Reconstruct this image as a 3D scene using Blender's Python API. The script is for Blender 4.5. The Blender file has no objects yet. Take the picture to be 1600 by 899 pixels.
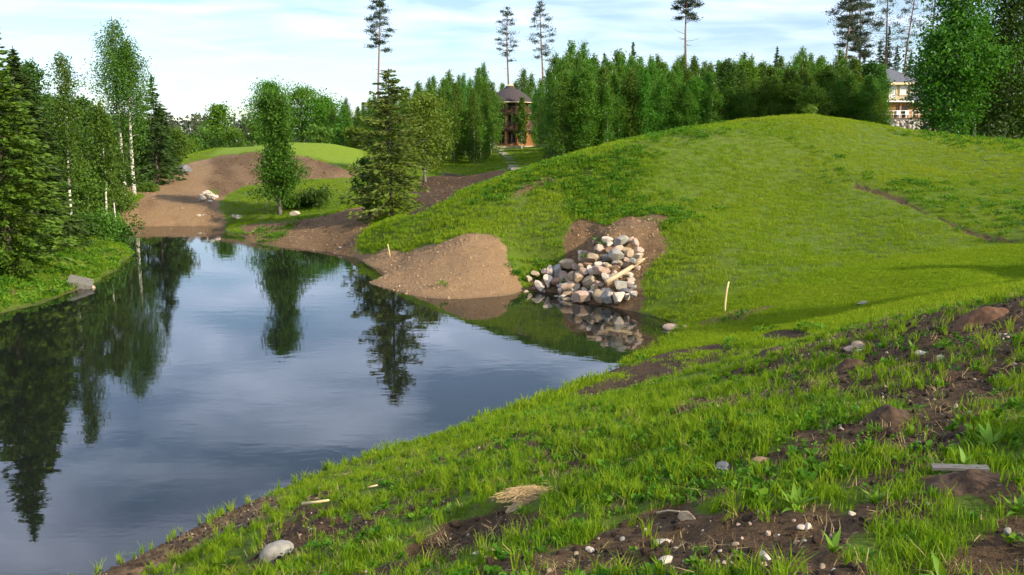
import bpy, bmesh, math, random
import numpy as np
from mathutils import Vector, Matrix

# ------------------------------------------------------------------ camera
scene = bpy.context.scene
COL = scene.collection
W_PX, H_PX, F_PX = 1600.0, 899.0, 1386.0
CAM_Z = 6.0
PITCH = math.atan((449.5 - 222.0) / F_PX)
cam_data = bpy.data.cameras.new('camera')
cam = bpy.data.objects.new('camera', cam_data)
COL.objects.link(cam)
cam.location = (0, 0, CAM_Z)
cam.rotation_euler = (math.pi / 2 - PITCH, 0, 0)
cam_data.sensor_width = 36.0
cam_data.lens = 36.0 * F_PX / W_PX
cam_data.clip_start = 0.1
cam_data.clip_end = 5000
scene.camera = cam

# ------------------------------------------------------------------ light
SUN_AZ = Vector((0.79, -0.61, 0)).normalized()      # horizontal direction towards the sun
SUN_EL = math.radians(28)
world = bpy.data.worlds.new('World')
scene.world = world
world.use_nodes = True
wn, wl = world.node_tree.nodes, world.node_tree.links
wn.clear()
w_out = wn.new('ShaderNodeOutputWorld')
w_bg = wn.new('ShaderNodeBackground')
w_bg.inputs['Strength'].default_value = 0.11
sky = wn.new('ShaderNodeTexSky')
sky.sky_type = 'NISHITA'
sky.sun_disc = False
sky.sun_elevation = SUN_EL
sky.sun_rotation = math.atan2(SUN_AZ.x, SUN_AZ.y)
sky.altitude = 100
sky.air_density = 1.0
sky.dust_density = 0.3
sky.ozone_density = 2.5
# broken cloud layer on a flat ceiling, fading into a pale veil towards the horizon
tc = wn.new('ShaderNodeTexCoord')
sep = wn.new('ShaderNodeSeparateXYZ')
wl.new(tc.outputs['Generated'], sep.inputs[0])
def wmath(op, a, b=None, clamp=False):
    n = wn.new('ShaderNodeMath'); n.operation = op; n.use_clamp = clamp
    for i, v in enumerate((a, b)):
        if v is None: continue
        if hasattr(v, 'is_linked'): wl.new(v, n.inputs[i])
        else: n.inputs[i].default_value = v
    return n.outputs[0]
zz = wmath('MAXIMUM', sep.outputs['Z'], 0.0)
den = wmath('ADD', zz, 0.10)
cx = wmath('DIVIDE', sep.outputs['X'], den)
cy = wmath('DIVIDE', sep.outputs['Y'], den)
cmb = wn.new('ShaderNodeCombineXYZ')
wl.new(wmath('MULTIPLY', cx, 0.75), cmb.inputs[0]); wl.new(cy, cmb.inputs[1])
nz = wn.new('ShaderNodeTexNoise'); nz.inputs['Scale'].default_value = 2.2
nz.inputs['Detail'].default_value = 7; nz.inputs['Roughness'].default_value = 0.50
nz.inputs['Distortion'].default_value = 0.35
wl.new(cmb.outputs[0], nz.inputs['Vector'])
ramp = wn.new('ShaderNodeValToRGB')
ramp.color_ramp.elements[0].position = 0.38; ramp.color_ramp.elements[1].position = 0.68
wl.new(nz.outputs['Fac'], ramp.inputs[0])
CLOUD_AMT = wmath('ADD', wmath('MULTIPLY', ramp.outputs[0], 0.66), 0.08)
mixc = wn.new('ShaderNodeMix'); mixc.data_type = 'RGBA'
wl.new(CLOUD_AMT, mixc.inputs['Factor'])
wl.new(sky.outputs[0], mixc.inputs['A'])
# thin veil low down, fuller sunlit cloud higher up (as the pond mirrors it)
cl = wn.new('ShaderNodeMix'); cl.data_type = 'RGBA'
wl.new(wmath('MULTIPLY', wmath('SUBTRACT', zz, 0.06), 4.0, True), cl.inputs['Factor'])
cl.inputs['A'].default_value = (5.5, 6.35, 8.0, 1); cl.inputs['B'].default_value = (12.6, 13.8, 17.2, 1)
wl.new(cl.outputs['Result'], mixc.inputs['B'])
wl.new(mixc.outputs['Result'], w_bg.inputs['Color'])
wl.new(w_bg.outputs[0], w_out.inputs[0])

sun_data = bpy.data.lights.new('sun', 'SUN')
sun_data.energy = 5.0
sun_data.angle = math.radians(0.6)
sun_data.color = (1.0, 0.89, 0.69)
sun = bpy.data.objects.new('sun', sun_data)
COL.objects.link(sun)
sd = Vector((SUN_AZ.x * math.cos(SUN_EL), SUN_AZ.y * math.cos(SUN_EL), math.sin(SUN_EL)))
sun.rotation_euler = sd.to_track_quat('Z', 'Y').to_euler()
sun.location = (30, -20, 30)

vs = scene.view_settings
vs.view_transform = 'Standard'; vs.look = 'None'; vs.gamma = 1.0; vs.exposure = 0.62
vs.use_curve_mapping = False
scene.render.engine = 'CYCLES'
scene.cycles.use_adaptive_sampling = True
scene.cycles.adaptive_threshold = 0.03

# ------------------------------------------------------------------ helpers
rng = np.random.default_rng(11)
SP, CP = math.sin(PITCH), math.cos(PITCH)

def ray(u, v):
    a = (u - W_PX / 2) / F_PX; b = (H_PX / 2 - v) / F_PX
    y = CP + b * SP
    return a / y, (-SP + b * CP) / y          # x and z per metre of y
def at(u, v, d):
    a, b = ray(u, v)
    return (a * d, d, CAM_Z + b * d)
def at_water(u, v):
    a, b = ray(u, v)
    d = -CAM_Z / b
    return (a * d, d, 0.0)

def lattice(ix, iy, seed):
    h = (ix.astype(np.int64) * 374761393 + iy.astype(np.int64) * 668265263 + seed * 1274126177) & 0xffffffff
    h = ((h ^ (h >> 13)) * 1103515245) & 0xffffffff
    h = ((h ^ (h >> 16)) * 2246822519) & 0xffffffff
    h = h ^ (h >> 15)
    return (h & 0xffffff) / float(0xffffff)
def vnoise(x, y, seed=0):
    x = np.asarray(x, float); y = np.asarray(y, float)
    xi = np.floor(x); yi = np.floor(y)
    fx = x - xi; fy = y - yi
    fx = fx * fx * (3 - 2 * fx); fy = fy * fy * (3 - 2 * fy)
    a = lattice(xi, yi, seed); b = lattice(xi + 1, yi, seed)
    c = lattice(xi, yi + 1, seed); d = lattice(xi + 1, yi + 1, seed)
    return (a * (1 - fx) + b * fx) * (1 - fy) + (c * (1 - fx) + d * fx) * fy
def fbm(x, y, scale, octaves=4, seed=0):
    """fractal noise, about -1..1; scale is the size in metres of the largest lump"""
    s = 0; amp = 1; tot = 0; f = 1.0 / scale
    for o in range(octaves):
        s = s + amp * (vnoise(x * f + 17.3 * o, y * f - 9.1 * o, seed + o) * 2 - 1)
        tot += amp; amp *= 0.5; f *= 2.03
    return s / tot
def sstep(a, b, x):
    t = np.clip((x - a) / (b - a), 0, 1)
    return t * t * (3 - 2 * t)

def mesh_np(name, verts, faces, mats=None, smooth=False, mat_idx=None):
    """verts (N,3) array, faces (M,k) array or list of arrays of fixed k"""
    if not isinstance(faces, list): faces = [faces]
    faces = [np.asarray(f, dtype=np.int32) for f in faces if len(f)]
    me = bpy.data.meshes.new(name)
    verts = np.asarray(verts, dtype=np.float32)
    me.vertices.add(len(verts)); me.vertices.foreach_set('co', verts.ravel())
    nl = sum(f.size for f in faces); npoly = sum(len(f) for f in faces)
    me.loops.add(nl); me.polygons.add(npoly)
    me.loops.foreach_set('vertex_index', np.concatenate([f.ravel() for f in faces]))
    sizes = np.concatenate([np.full(len(f), f.shape[1], dtype=np.int32) for f in faces])
    starts = np.concatenate([[0], np.cumsum(sizes)[:-1]]).astype(np.int32)
    me.polygons.foreach_set('loop_start', starts)
    try: me.polygons.foreach_set('loop_total', sizes)
    except Exception: pass
    if smooth: me.polygons.foreach_set('use_smooth', np.ones(npoly, dtype=bool))
    for m in (mats or []): me.materials.append(m)
    if mat_idx is not None: me.polygons.foreach_set('material_index', np.asarray(mat_idx, dtype=np.int32))
    me.update(calc_edges=True); me.validate()
    return me

class MB:
    """collects boxes, tubes and loose geometry into ONE mesh"""
    def __init__(self): self.v = []; self.f = []
    def add(self, verts, faces):
        o = len(self.v); self.v += [tuple(p) for p in verts]
        self.f += [tuple(i + o for i in f) for f in faces]; return self
    def box(self, x0, x1, y0, y1, z0, z1):
        return self.add([(x0,y0,z0),(x1,y0,z0),(x1,y1,z0),(x0,y1,z0),(x0,y0,z1),(x1,y0,z1),(x1,y1,z1),(x0,y1,z1)],
            [(0,3,2,1),(4,5,6,7),(0,1,5,4),(1,2,6,5),(2,3,7,6),(3,0,4,7)])
    def prism(self, ring, z0, z1, cap=True):
        n = len(ring)
        vv = [(x, y, z0) for x, y in ring] + [(x, y, z1) for x, y in ring]
        ff = [(i, (i+1) % n, n + (i+1) % n, n + i) for i in range(n)]
        if cap: ff += [tuple(range(n-1, -1, -1)), tuple(range(n, 2*n))]
        return self.add(vv, ff)
    def tube(self, pts, radii, sides=7, cap=True):
        pts = [Vector(p) for p in pts]
        rings = []; up = Vector((0.13, 0.91, 0.39)).normalized()
        for i, p in enumerate(pts):
            t = (pts[min(i+1, len(pts)-1)] - pts[max(i-1, 0)]).normalized()
            a = t.cross(up)
            if a.length < 0.05: a = t.cross(Vector((1, 0, 0)))
            a.normalize(); b = t.cross(a)
            rings.append([p + (a * math.cos(k*2*math.pi/sides) + b * math.sin(k*2*math.pi/sides)) * radii[i] for k in range(sides)])
        vv = [q for r in rings for q in r]; ff = []
        for i in range(len(pts)-1):
            for k in range(sides):
                k2 = (k+1) % sides
                ff.append((i*sides+k, i*sides+k2, (i+1)*sides+k2, (i+1)*sides+k))
        if cap: ff += [tuple(range(sides-1, -1, -1)), tuple(range((len(pts)-1)*sides, len(pts)*sides))]
        return self.add(vv, ff)
    def mesh(self, name, mat=None, smooth=False):
        me = bpy.data.meshes.new(name)
        me.from_pydata(self.v, [], self.f)
        if mat: me.materials.append(mat)
        if smooth: me.polygons.foreach_set('use_smooth', np.ones(len(me.polygons), dtype=bool))
        me.update(); return me
    def build(self, name, mat, parent=None, smooth=False):
        return link(name, self.mesh(name, mat, smooth), parent)

def link(name, data, parent=None, loc=None):
    o = bpy.data.objects.new(name, data); COL.objects.link(o)
    if parent: o.parent = parent
    if loc is not None: o.location = loc
    return o
def tag(o, label=None, cat=None, group=None, kind=None):
    if label: o['label'] = label
    if cat: o['category'] = cat
    if group: o['group'] = group
    if kind: o['kind'] = kind
    return o
def thing(name, label, cat, loc=(0,0,0), rz=0, group=None):
    o = link(name, None, None, loc); o.rotation_euler = (0, 0, rz); o.empty_display_size = 0.2
    return tag(o, label, cat, group)

# ------------------------------------------------------------------ materials
def srgb(r, g, b):
    f = lambda c: (c/255/12.92) if c/255 <= 0.04045 else ((c/255 + 0.055)/1.055) ** 2.4
    return (f(r), f(g), f(b), 1)
def new_mat(name):
    m = bpy.data.materials.new(name); m.use_nodes = True
    nt = m.node_tree; nt.nodes.clear()
    out = nt.nodes.new('ShaderNodeOutputMaterial')
    return m, nt, out
class NT:
    def __init__(self, nt): self.nt = nt
    def n(self, t, **kw):
        x = self.nt.nodes.new(t)
        for k, v in kw.items(): setattr(x, k, v)
        return x
    def set(self, node, **inp):
        for k, v in inp.items():
            k = k.replace('_', ' ')
            if hasattr(v, 'is_linked'): self.nt.links.new(v, node.inputs[k])
            else: node.inputs[k].default_value = v
        return node
    def math(self, op, a, b=0.0, clamp=False):
        x = self.n('ShaderNodeMath', operation=op, use_clamp=clamp)
        for i, v in enumerate((a, b)):
            if hasattr(v, 'is_linked'): self.nt.links.new(v, x.inputs[i])
            else: x.inputs[i].default_value = v
        return x.outputs[0]
    def mix(self, fac, a, b, blend='MIX'):
        x = self.n('ShaderNodeMix', data_type='RGBA', blend_type=blend)
        for k, v in (('Factor', fac), ('A', a), ('B', b)):
            if hasattr(v, 'is_linked'): self.nt.links.new(v, x.inputs[k])
            else: x.inputs[k].default_value = v
        return x.outputs['Result']
    def noise(self, vec, scale, detail=4, rough=0.55, dist=0.0):
        x = self.n('ShaderNodeTexNoise')
        self.set(x, Vector=vec, Scale=scale, Detail=detail, Roughness=rough, Distortion=dist)
        return x.outputs['Fac']
    def ramp(self, fac, stops):
        x = self.n('ShaderNodeValToRGB'); r = x.color_ramp
        while len(r.elements) < len(stops): r.elements.new(0.5)
        for e, (p, c) in zip(r.elements, stops): e.position = p; e.color = c
        self.nt.links.new(fac, x.inputs[0]); return x.outputs[0]
    def bump(self, h, strength=0.5, dist=0.05):
        x = self.n('ShaderNodeBump'); self.set(x, Height=h, Strength=strength, Distance=dist); return x.outputs[0]
def g4(v): return (v, v, v, 1)

def simple_mat(name, c1, c2, scale=6, rough=0.8, bump=0.3, stretch=(1,1,1), spec=0.3, per_object=0.0):
    m, nt, out = new_mat(name); N = NT(nt)
    tcn = N.n('ShaderNodeTexCoord'); mp = N.n('ShaderNodeMapping')
    nt.links.new(tcn.outputs['Object'], mp.inputs[0]); mp.inputs['Scale'].default_value = stretch
    a = N.noise(mp.outputs[0], scale, 6, 0.6)
    col = N.ramp(a, [(0.3, c1), (0.7, c2)])
    if per_object:
        oi = N.n('ShaderNodeObjectInfo')
        hs = N.n('ShaderNodeHueSaturation')
        N.set(hs, Color=col, Value=N.math('ADD', N.math('MULTIPLY', oi.outputs['Random'], per_object * 2), 1 - per_object))
        col = hs.outputs[0]
    p = N.n('ShaderNodeBsdfPrincipled')
    N.set(p, Base_Color=col, Roughness=rough, Normal=N.bump(a, bump, 0.02))
    p.inputs['Specular IOR Level'].default_value = spec
    nt.links.new(p.outputs[0], out.inputs[0])
    return m

def leaf_mat(name, dark, light, trans=0.35, rough=0.55, obj_var=0.12, hue_var=0.03):
    """leaf colour varies leaf by leaf and tree by tree"""
    m, nt, out = new_mat(name); N = NT(nt)
    ge = N.n('ShaderNodeNewGeometry'); oi = N.n('ShaderNodeObjectInfo')
    col = N.mix(ge.outputs['Random Per Island'], dark, light)
    hs = N.n('ShaderNodeHueSaturation')
    N.set(hs, Color=col, Value=N.math('ADD', N.math('MULTIPLY', oi.outputs['Random'], obj_var*2), 1-obj_var),
          Hue=N.math('ADD', N.math('MULTIPLY', oi.outputs['Random'], hue_var), 0.5 - hue_var/2))
    p = N.n('ShaderNodeBsdfPrincipled'); N.set(p, Base_Color=hs.outputs[0], Roughness=rough)
    p.inputs['Specular IOR Level'].default_value = 0.25
    t = N.n('ShaderNodeBsdfTranslucent'); N.set(t, Color=N.mix(1.0, hs.outputs[0], (1.25, 1.15, 0.6, 1), 'MULTIPLY'))
    ms = N.n('ShaderNodeMixShader'); ms.inputs[0].default_value = trans
    nt.links.new(p.outputs[0], ms.inputs[1]); nt.links.new(t.outputs[0], ms.inputs[2])
    nt.links.new(ms.outputs[0], out.inputs[0])
    return m
# ------------------------------------------------------------------ terrain
SHORE_PX = [  # water's edge
 (0,490),(60,476),(100,462),(130,450),(160,432),(185,415),(203,402),(205,392),(190,380),(185,366),
 (188,356),(225,355),(262,354),(300,354),(340,354),(362,366),(380,377),(410,383),(440,387),(480,391),(520,395),(545,400),
 (570,410),(592,420),(600,430),(588,436),(577,441),(600,450),(640,461),(670,466),(705,468),(745,466),(785,463),(812,457),
 (835,452),(865,451),(888,454),(896,468),(920,475),(952,479),(985,485),(1020,494),(1045,502),(1062,513),
 (1046,524),(1015,543),(985,560),(955,578),(925,592),(880,611),(840,626),(800,641),(750,657),(700,673),(650,690),
 (600,706),(560,719),(520,732),(480,746),(445,760),(410,776),(370,797),(330,816),(290,834),(245,856),(200,876),(150,899)]
shore = [at_water(u, v) for u, v in SHORE_PX]
shore += [(-7.0, 9.6, 0), (-9.5, 6.5, 0), (-13, 1.5, 0), (-17, -6, 0), (-24, -18, 0)]          # near bank, out of frame
shore = [(-62, -18, 0), (-46, 2, 0), (-33, 14, 0), (-25, 24, 0), (-20.5, 28.5, 0)] + shore     # left bank, out of frame
SHORE = np.array(shore)[:, :2]

GROUND_PX = [  # (u, v, metres away)
 # near bank
 (1600,899,4.0),(1400,899,4.0),(1200,899,4.15),(1000,899,4.5),(800,899,5.2),(600,899,6.4),(400,899,8.2),(260,899,10.0),
 (1600,750,5.0),(1300,750,5.6),(1000,750,7.2),(800,750,8.9),(600,770,10.4),(450,800,11.0),
 (1600,640,6.4),(1300,640,7.8),(1100,660,9.2),(900,660,12.6),(760,690,13.0),
 (1600,540,8.2),(1450,560,9.2),(1300,580,10.6),(1150,600,12.4),(1000,610,16.0),
 (1600,464,10.5),(1500,482,11.8),(1400,503,12.8),(1300,524,14.0),(1200,548,15.4),(1100,570,18.0),(1020,580,20.0),
 # swale behind it
 (1600,440,26),(1600,405,29),(1500,425,27),(1400,450,26.5),(1300,472,26.5),(1200,490,26.5),(1134,488,28.0),(1090,505,27.2),
 (1160,520,25.5),(1060,550,22.5),(1230,512,24.0),(1350,485,24.0),(1500,455,22.0),
 # hill face
 (1590,376,32.5),(1450,335,37),(1340,286,42),(1200,400,33),(1100,440,31),(1030,470,31),(1300,400,33.5),
 (1250,300,42),(1150,320,40),(1060,330,38.5),(1040,400,34.2),(1000,300,41.5),(900,300,42.8),(860,330,41.3),(820,360,40.2),(800,400,38.2),
 (1450,260,46),(1600,300,40),
 # crest
 (1250,180,55),(1180,187,53),(1100,203,50),(1020,221,47.5),(950,240,46),(870,262,45.7),(800,284,45.6),(740,305,45.6),(700,320,45.7),
 (650,338,46),(610,352,47),(565,370,48.2),(550,385,47.5),
 (650,346,56),(740,318,58),(800,294,59),(870,272,60),(950,250,61),(1020,231,61),(1100,212,61),
 (1320,188,57),(1400,208,60),(1450,221,62),(1500,229,63),(1600,232,63),
 # cut behind the stone pile
 (985,336,38.4),(1035,338,37.2),(920,346,39.2),(880,372,38.4),(985,372,35.6),(940,376,36.0),(1000,400,34.4),(940,405,34.6),
 (900,420,35.0),(860,425,35.8),(960,440,33.2),(1000,440,32.8),(990,465,31.9),
 # gravel heap
 (745,369,39.2),(720,372,39.2),(765,376,38.9),(695,384,39.2),(665,399,39.2),(635,415,39.0),(605,431,38.8),(785,397,38.0),(800,426,36.8),
 (745,420,36.4),(690,424,36.8),(745,440,35.3),(745,350,41.6),(690,362,42.6),(640,384,43.5),(600,392,44),(572,394,46),
 # far bank, soil slopes and mound
 (200,330,66),(260,330,66.5),(320,330,66.5),(205,306,72.5),(260,300,76),(310,306,73),(240,276,88),(285,268,92),(320,252,94),
 (345,300,74),(380,275,80),(340,262,88),(420,285,76),(470,285,76),(540,282,74),
 (400,238,92),(340,232,104),(440,223,98),(520,225,98),(570,236,98),(470,250,86),(530,262,82),(400,255,86),
 (440,340,63),(400,335,65),(380,350,61),(500,340,60),(540,330,60),(590,325,59),(590,345,55),(540,365,52.5),(480,370,53),(420,372,54.5),
 (500,310,68),(580,300,68),(610,342,55),(650,300,72),(720,290,76),(780,272,84),(700,270,88),(640,262,92),(760,250,112),(820,236,120),
 (790,231,136),(680,245,112),(600,250,100),(860,238,112),(880,245,98),
 # left bank
 (20,465,33.0),(70,440,36.0),(110,425,38.0),(140,410,41.0),(170,395,45.0),(150,375,48.0),(85,397,42.5),(20,420,37.5),(-80,470,30),
 (100,340,56),(170,340,60),(60,360,50),(100,296,80),(180,300,76),(20,330,58),(200,280,92),
]
gp = [at(u, v, d) for u, v, d in GROUND_PX]
gp += [(x, y, 0) for x, y in SHORE]
# pond bed
def inward(i, dist):
    n = len(SHORE); a = SHORE[max(i-1, 0)]; b = SHORE[min(i+1, n-1)]
    t = b - a; t = t / (np.linalg.norm(t) + 1e-9)
    return SHORE[i] + np.array([t[1], -t[0]]) * dist
for i in range(2, len(SHORE)-1):
    p = inward(i, 0.9); gp.append((p[0], p[1], -0.36))
for x, y in [(-14,20),(-9,20),(-5,24),(-10,28),(-15,30),(-4,30),(-9,36),(-14,40),(-18,46),(-13,46),(-20,54),(-25,60),(-14,14),(-22,20),(-24,10),(-35,2),(-20,0),(0,30),(2.5,28.5),(-22,57),(-16,50),(-9,42),(-30,-8)]:
    gp.append((x, y, -1.3 if x < -3.9 and y < 50 else -0.9))
# out of frame and beyond
gp += [(0,0,4.45),(3,0,4.5),(8,3,4.6),(-3,2,3.4),(-5,5,1.9),(-6,-4,3.0),(0,-12,4.6),(12,8,4.5),(14,14,4.2),(20,18,4.2),(24,26,3.6),(28,36,4.3),(30,0,5),(40,30,5),
       (20,-30,5),(-10,-40,4.5),(60,10,5.5),(-90,0,4),(-60,30,2.2),(-40,30,1.2),(-45,50,1.8),(-60,70,2.6),(-70,110,3),(-45,100,2.8),(-30,120,3.4),(-50,150,3.6),
       (38,50,6.0),(44,66,5.9),(36,75,5.9),(20,76,6.2),(10,76,5.4),(0,80,4.0),(26,95,6.0),(45,95,6.4),(57,128,7.15),(52,122,6.9),(62,124,7.1),(66,135,7.4),(75,100,6.6),(10,105,5.0),(30,120,6.0),(70,60,6),
       (0,160,5.4),(40,160,6.8),(-40,190,4.2),(60,200,7),(-100,250,4.0),(0,300,5),(120,250,6.5),(100,150,6.5),(150,60,6),
       (-300,300,4.5),(300,300,6),(0,700,5.0),(-500,700,5),(500,700,5.5),(-700,0,4.5),(700,0,5.5),(0,-80,5),(-300,-80,4.5),(300,-80,5.5),(0,1000,5),(-700,1000,5),(700,1000,5)]
CTRL = np.array(gp, dtype=float)
# thin out points closer than 0.25 m to each other
keep = []
for i in range(len(CTRL)):
    if all((CTRL[i,0]-CTRL[j,0])**2 + (CTRL[i,1]-CTRL[j,1])**2 > 0.06 for j in keep): keep.append(i)
CTRL = CTRL[keep]
RB_C = 0.7
def _phi(x, y):
    dx = x[:, None] - CTRL[None, :, 0]; dy = y[:, None] - CTRL[None, :, 1]
    return -np.sqrt(dx*dx + dy*dy + RB_C*RB_C)
_n = len(CTRL)
A = np.zeros((_n+1, _n+1)); A[:_n, :_n] = _phi(CTRL[:,0], CTRL[:,1]) + np.eye(_n) * 0.02
A[:_n, _n] = 1; A[_n, :_n] = 1
WGT = np.linalg.solve(A, np.concatenate([CTRL[:,2], [0]]))
def base_h(x, y):
    x = np.atleast_1d(np.asarray(x, float)).ravel(); y = np.atleast_1d(np.asarray(y, float)).ravel()
    out = np.empty(len(x))
    for s in range(0, len(x), 20000):
        out[s:s+20000] = _phi(x[s:s+20000], y[s:s+20000]) @ WGT[:_n] + WGT[_n]
    return out

def hit(pts):
    """where view rays through photo pixels meet the smooth ground"""
    pts = np.array(pts, float); a, b = ray(pts[:,0], pts[:,1])
    d = np.full(len(pts), 2.6); done = np.zeros(len(pts), bool)
    for k in range(700):
        step = 0.01 * d + 0.02
        nd = d + step
        h = base_h(a*nd, nd)
        hitn = (~done) & (CAM_Z + b*nd <= h)
        done |= hitn
        d = np.where(done, d, nd)
        if done.all() or d.min() > 400: break
    return np.stack([a*d, d], 1)

def in_poly(px, py, poly):
    inside = np.zeros(len(px), bool); n = len(poly)
    for i in range(n):
        x0, y0 = poly[i]; x1, y1 = poly[(i+1) % n]
        c = ((y0 > py) != (y1 > py))
        with np.errstate(divide='ignore', invalid='ignore'):
            c &= px < (x1-x0) * (py-y0) / (y1-y0) + x0
        inside ^= c
    return inside
def poly_dist(px, py, poly):
    best = np.full(len(px), 1e9); n = len(poly)
    for i in range(n):
        a = np.array(poly[i]); b = np.array(poly[(i+1) % n]); ab = b - a; L = ab @ ab + 1e-12
        t = np.clip(((px-a[0])*ab[0] + (py-a[1])*ab[1]) / L, 0, 1)
        best = np.minimum(best, np.hypot(px-(a[0]+t*ab[0]), py-(a[1]+t*ab[1])))
    return best
def soft(px, py, poly, edge, warp=0.0, wscale=2.0, seed=0):
    """1 inside the patch, 0 outside, ragged edge"""
    lo = np.array(poly).min(0) - edge*2 - warp*2; hi = np.array(poly).max(0) + edge*2 + warp*2
    out = np.zeros(len(px))
    sel = (px > lo[0]) & (px < hi[0]) & (py > lo[1]) & (py < hi[1])
    if not sel.any(): return out
    qx, qy = px[sel], py[sel]
    sdist = poly_dist(qx, qy, poly) * np.where(in_poly(qx, qy, poly), 1, -1)
    if warp: sdist = sdist + warp * fbm(qx, qy, wscale, 4, seed)
    out[sel] = sstep(-edge, edge, sdist)
    return out

ZPX = {
 'sandroad': [(186,358),(188,325),(215,306),(190,296),(235,274),(278,266),(298,252),(328,247),(345,258),(332,285),(342,305),(345,330),(372,352),(345,358)],
 'darkslope': [(296,268),(330,246),(400,238),(470,246),(540,262),(566,270),(560,280),(470,283),(420,287),(380,292),(345,305),(325,300)],
 'brownbank': [(366,378),(385,352),(450,344),(540,328),(592,322),(592,346),(560,372),(545,388),(545,402),(440,390)],
 'heap': [(545,402),(555,390),(610,392),(655,388),(690,377),(725,366),(765,366),(785,380),(800,412),(818,440),(832,470),(780,490),(705,496),(620,480),(556,452),(560,430),(592,424)],
 'cut': [(820,462),(826,432),(880,404),(878,372),(905,344),(950,352),(985,334),(1034,334),(1040,372),(1036,392),(1004,420),(1006,474),(985,492),(950,500),(890,494),(820,480)],
 'plot': [(640,300),(690,268),(800,262),(790,275),(700,312),(650,335)],
 'cove_mud': [(890,616),(960,574),(1050,548),(1150,535),(1215,540),(1190,560),(1100,574),(1040,590),(960,612)],
 'cove_dark': [(1170,530),(1210,516),(1290,512),(1300,522),(1240,534)],
 'stakestreak': [(1090,503),(1140,486),(1215,474),(1215,480),(1150,496),(1095,508)],
 'shore_near': [(120,905),(200,872),(330,812),(420,775),(440,790),(400,815),(330,838),(270,868),(200,905)],
 'soil_fg': [(850,880),(950,820),(1050,790),(1150,798),(1220,800),(1300,780),(1310,830),(1330,905),(840,905)],
 'furrow': [(640,850),(690,815),(770,800),(850,800),(850,835),(760,845),(690,872)],
 'hillbare': [(850,272),(930,254),(925,264),(850,292),(800,312),(790,300)],
 'lawn_mound': [(328,243),(345,232),(400,224),(470,222),(570,226),(572,262),(560,268),(540,260),(470,244),(400,236),(335,248)],
 'swale': [(975,492),(1100,474),(1260,440),(1400,400),(1500,385),(1600,376),(1680,370),(1680,462),(1600,462),(1400,500),(1300,520),(1160,545),(1000,600),(945,596),(1040,535),(1062,512)],
 'path': [(1336,281),(1400,302),(1460,330),(1530,357),(1600,371),(1600,379),(1525,365),(1455,338),(1395,309),(1334,287)],
 'bank_left': [(0,492),(130,452),(205,402),(200,385),(150,400),(60,440),(0,455)],
}
ZONE = {k: [tuple(p) for p in hit(v)] for k, v in ZPX.items()}

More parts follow.
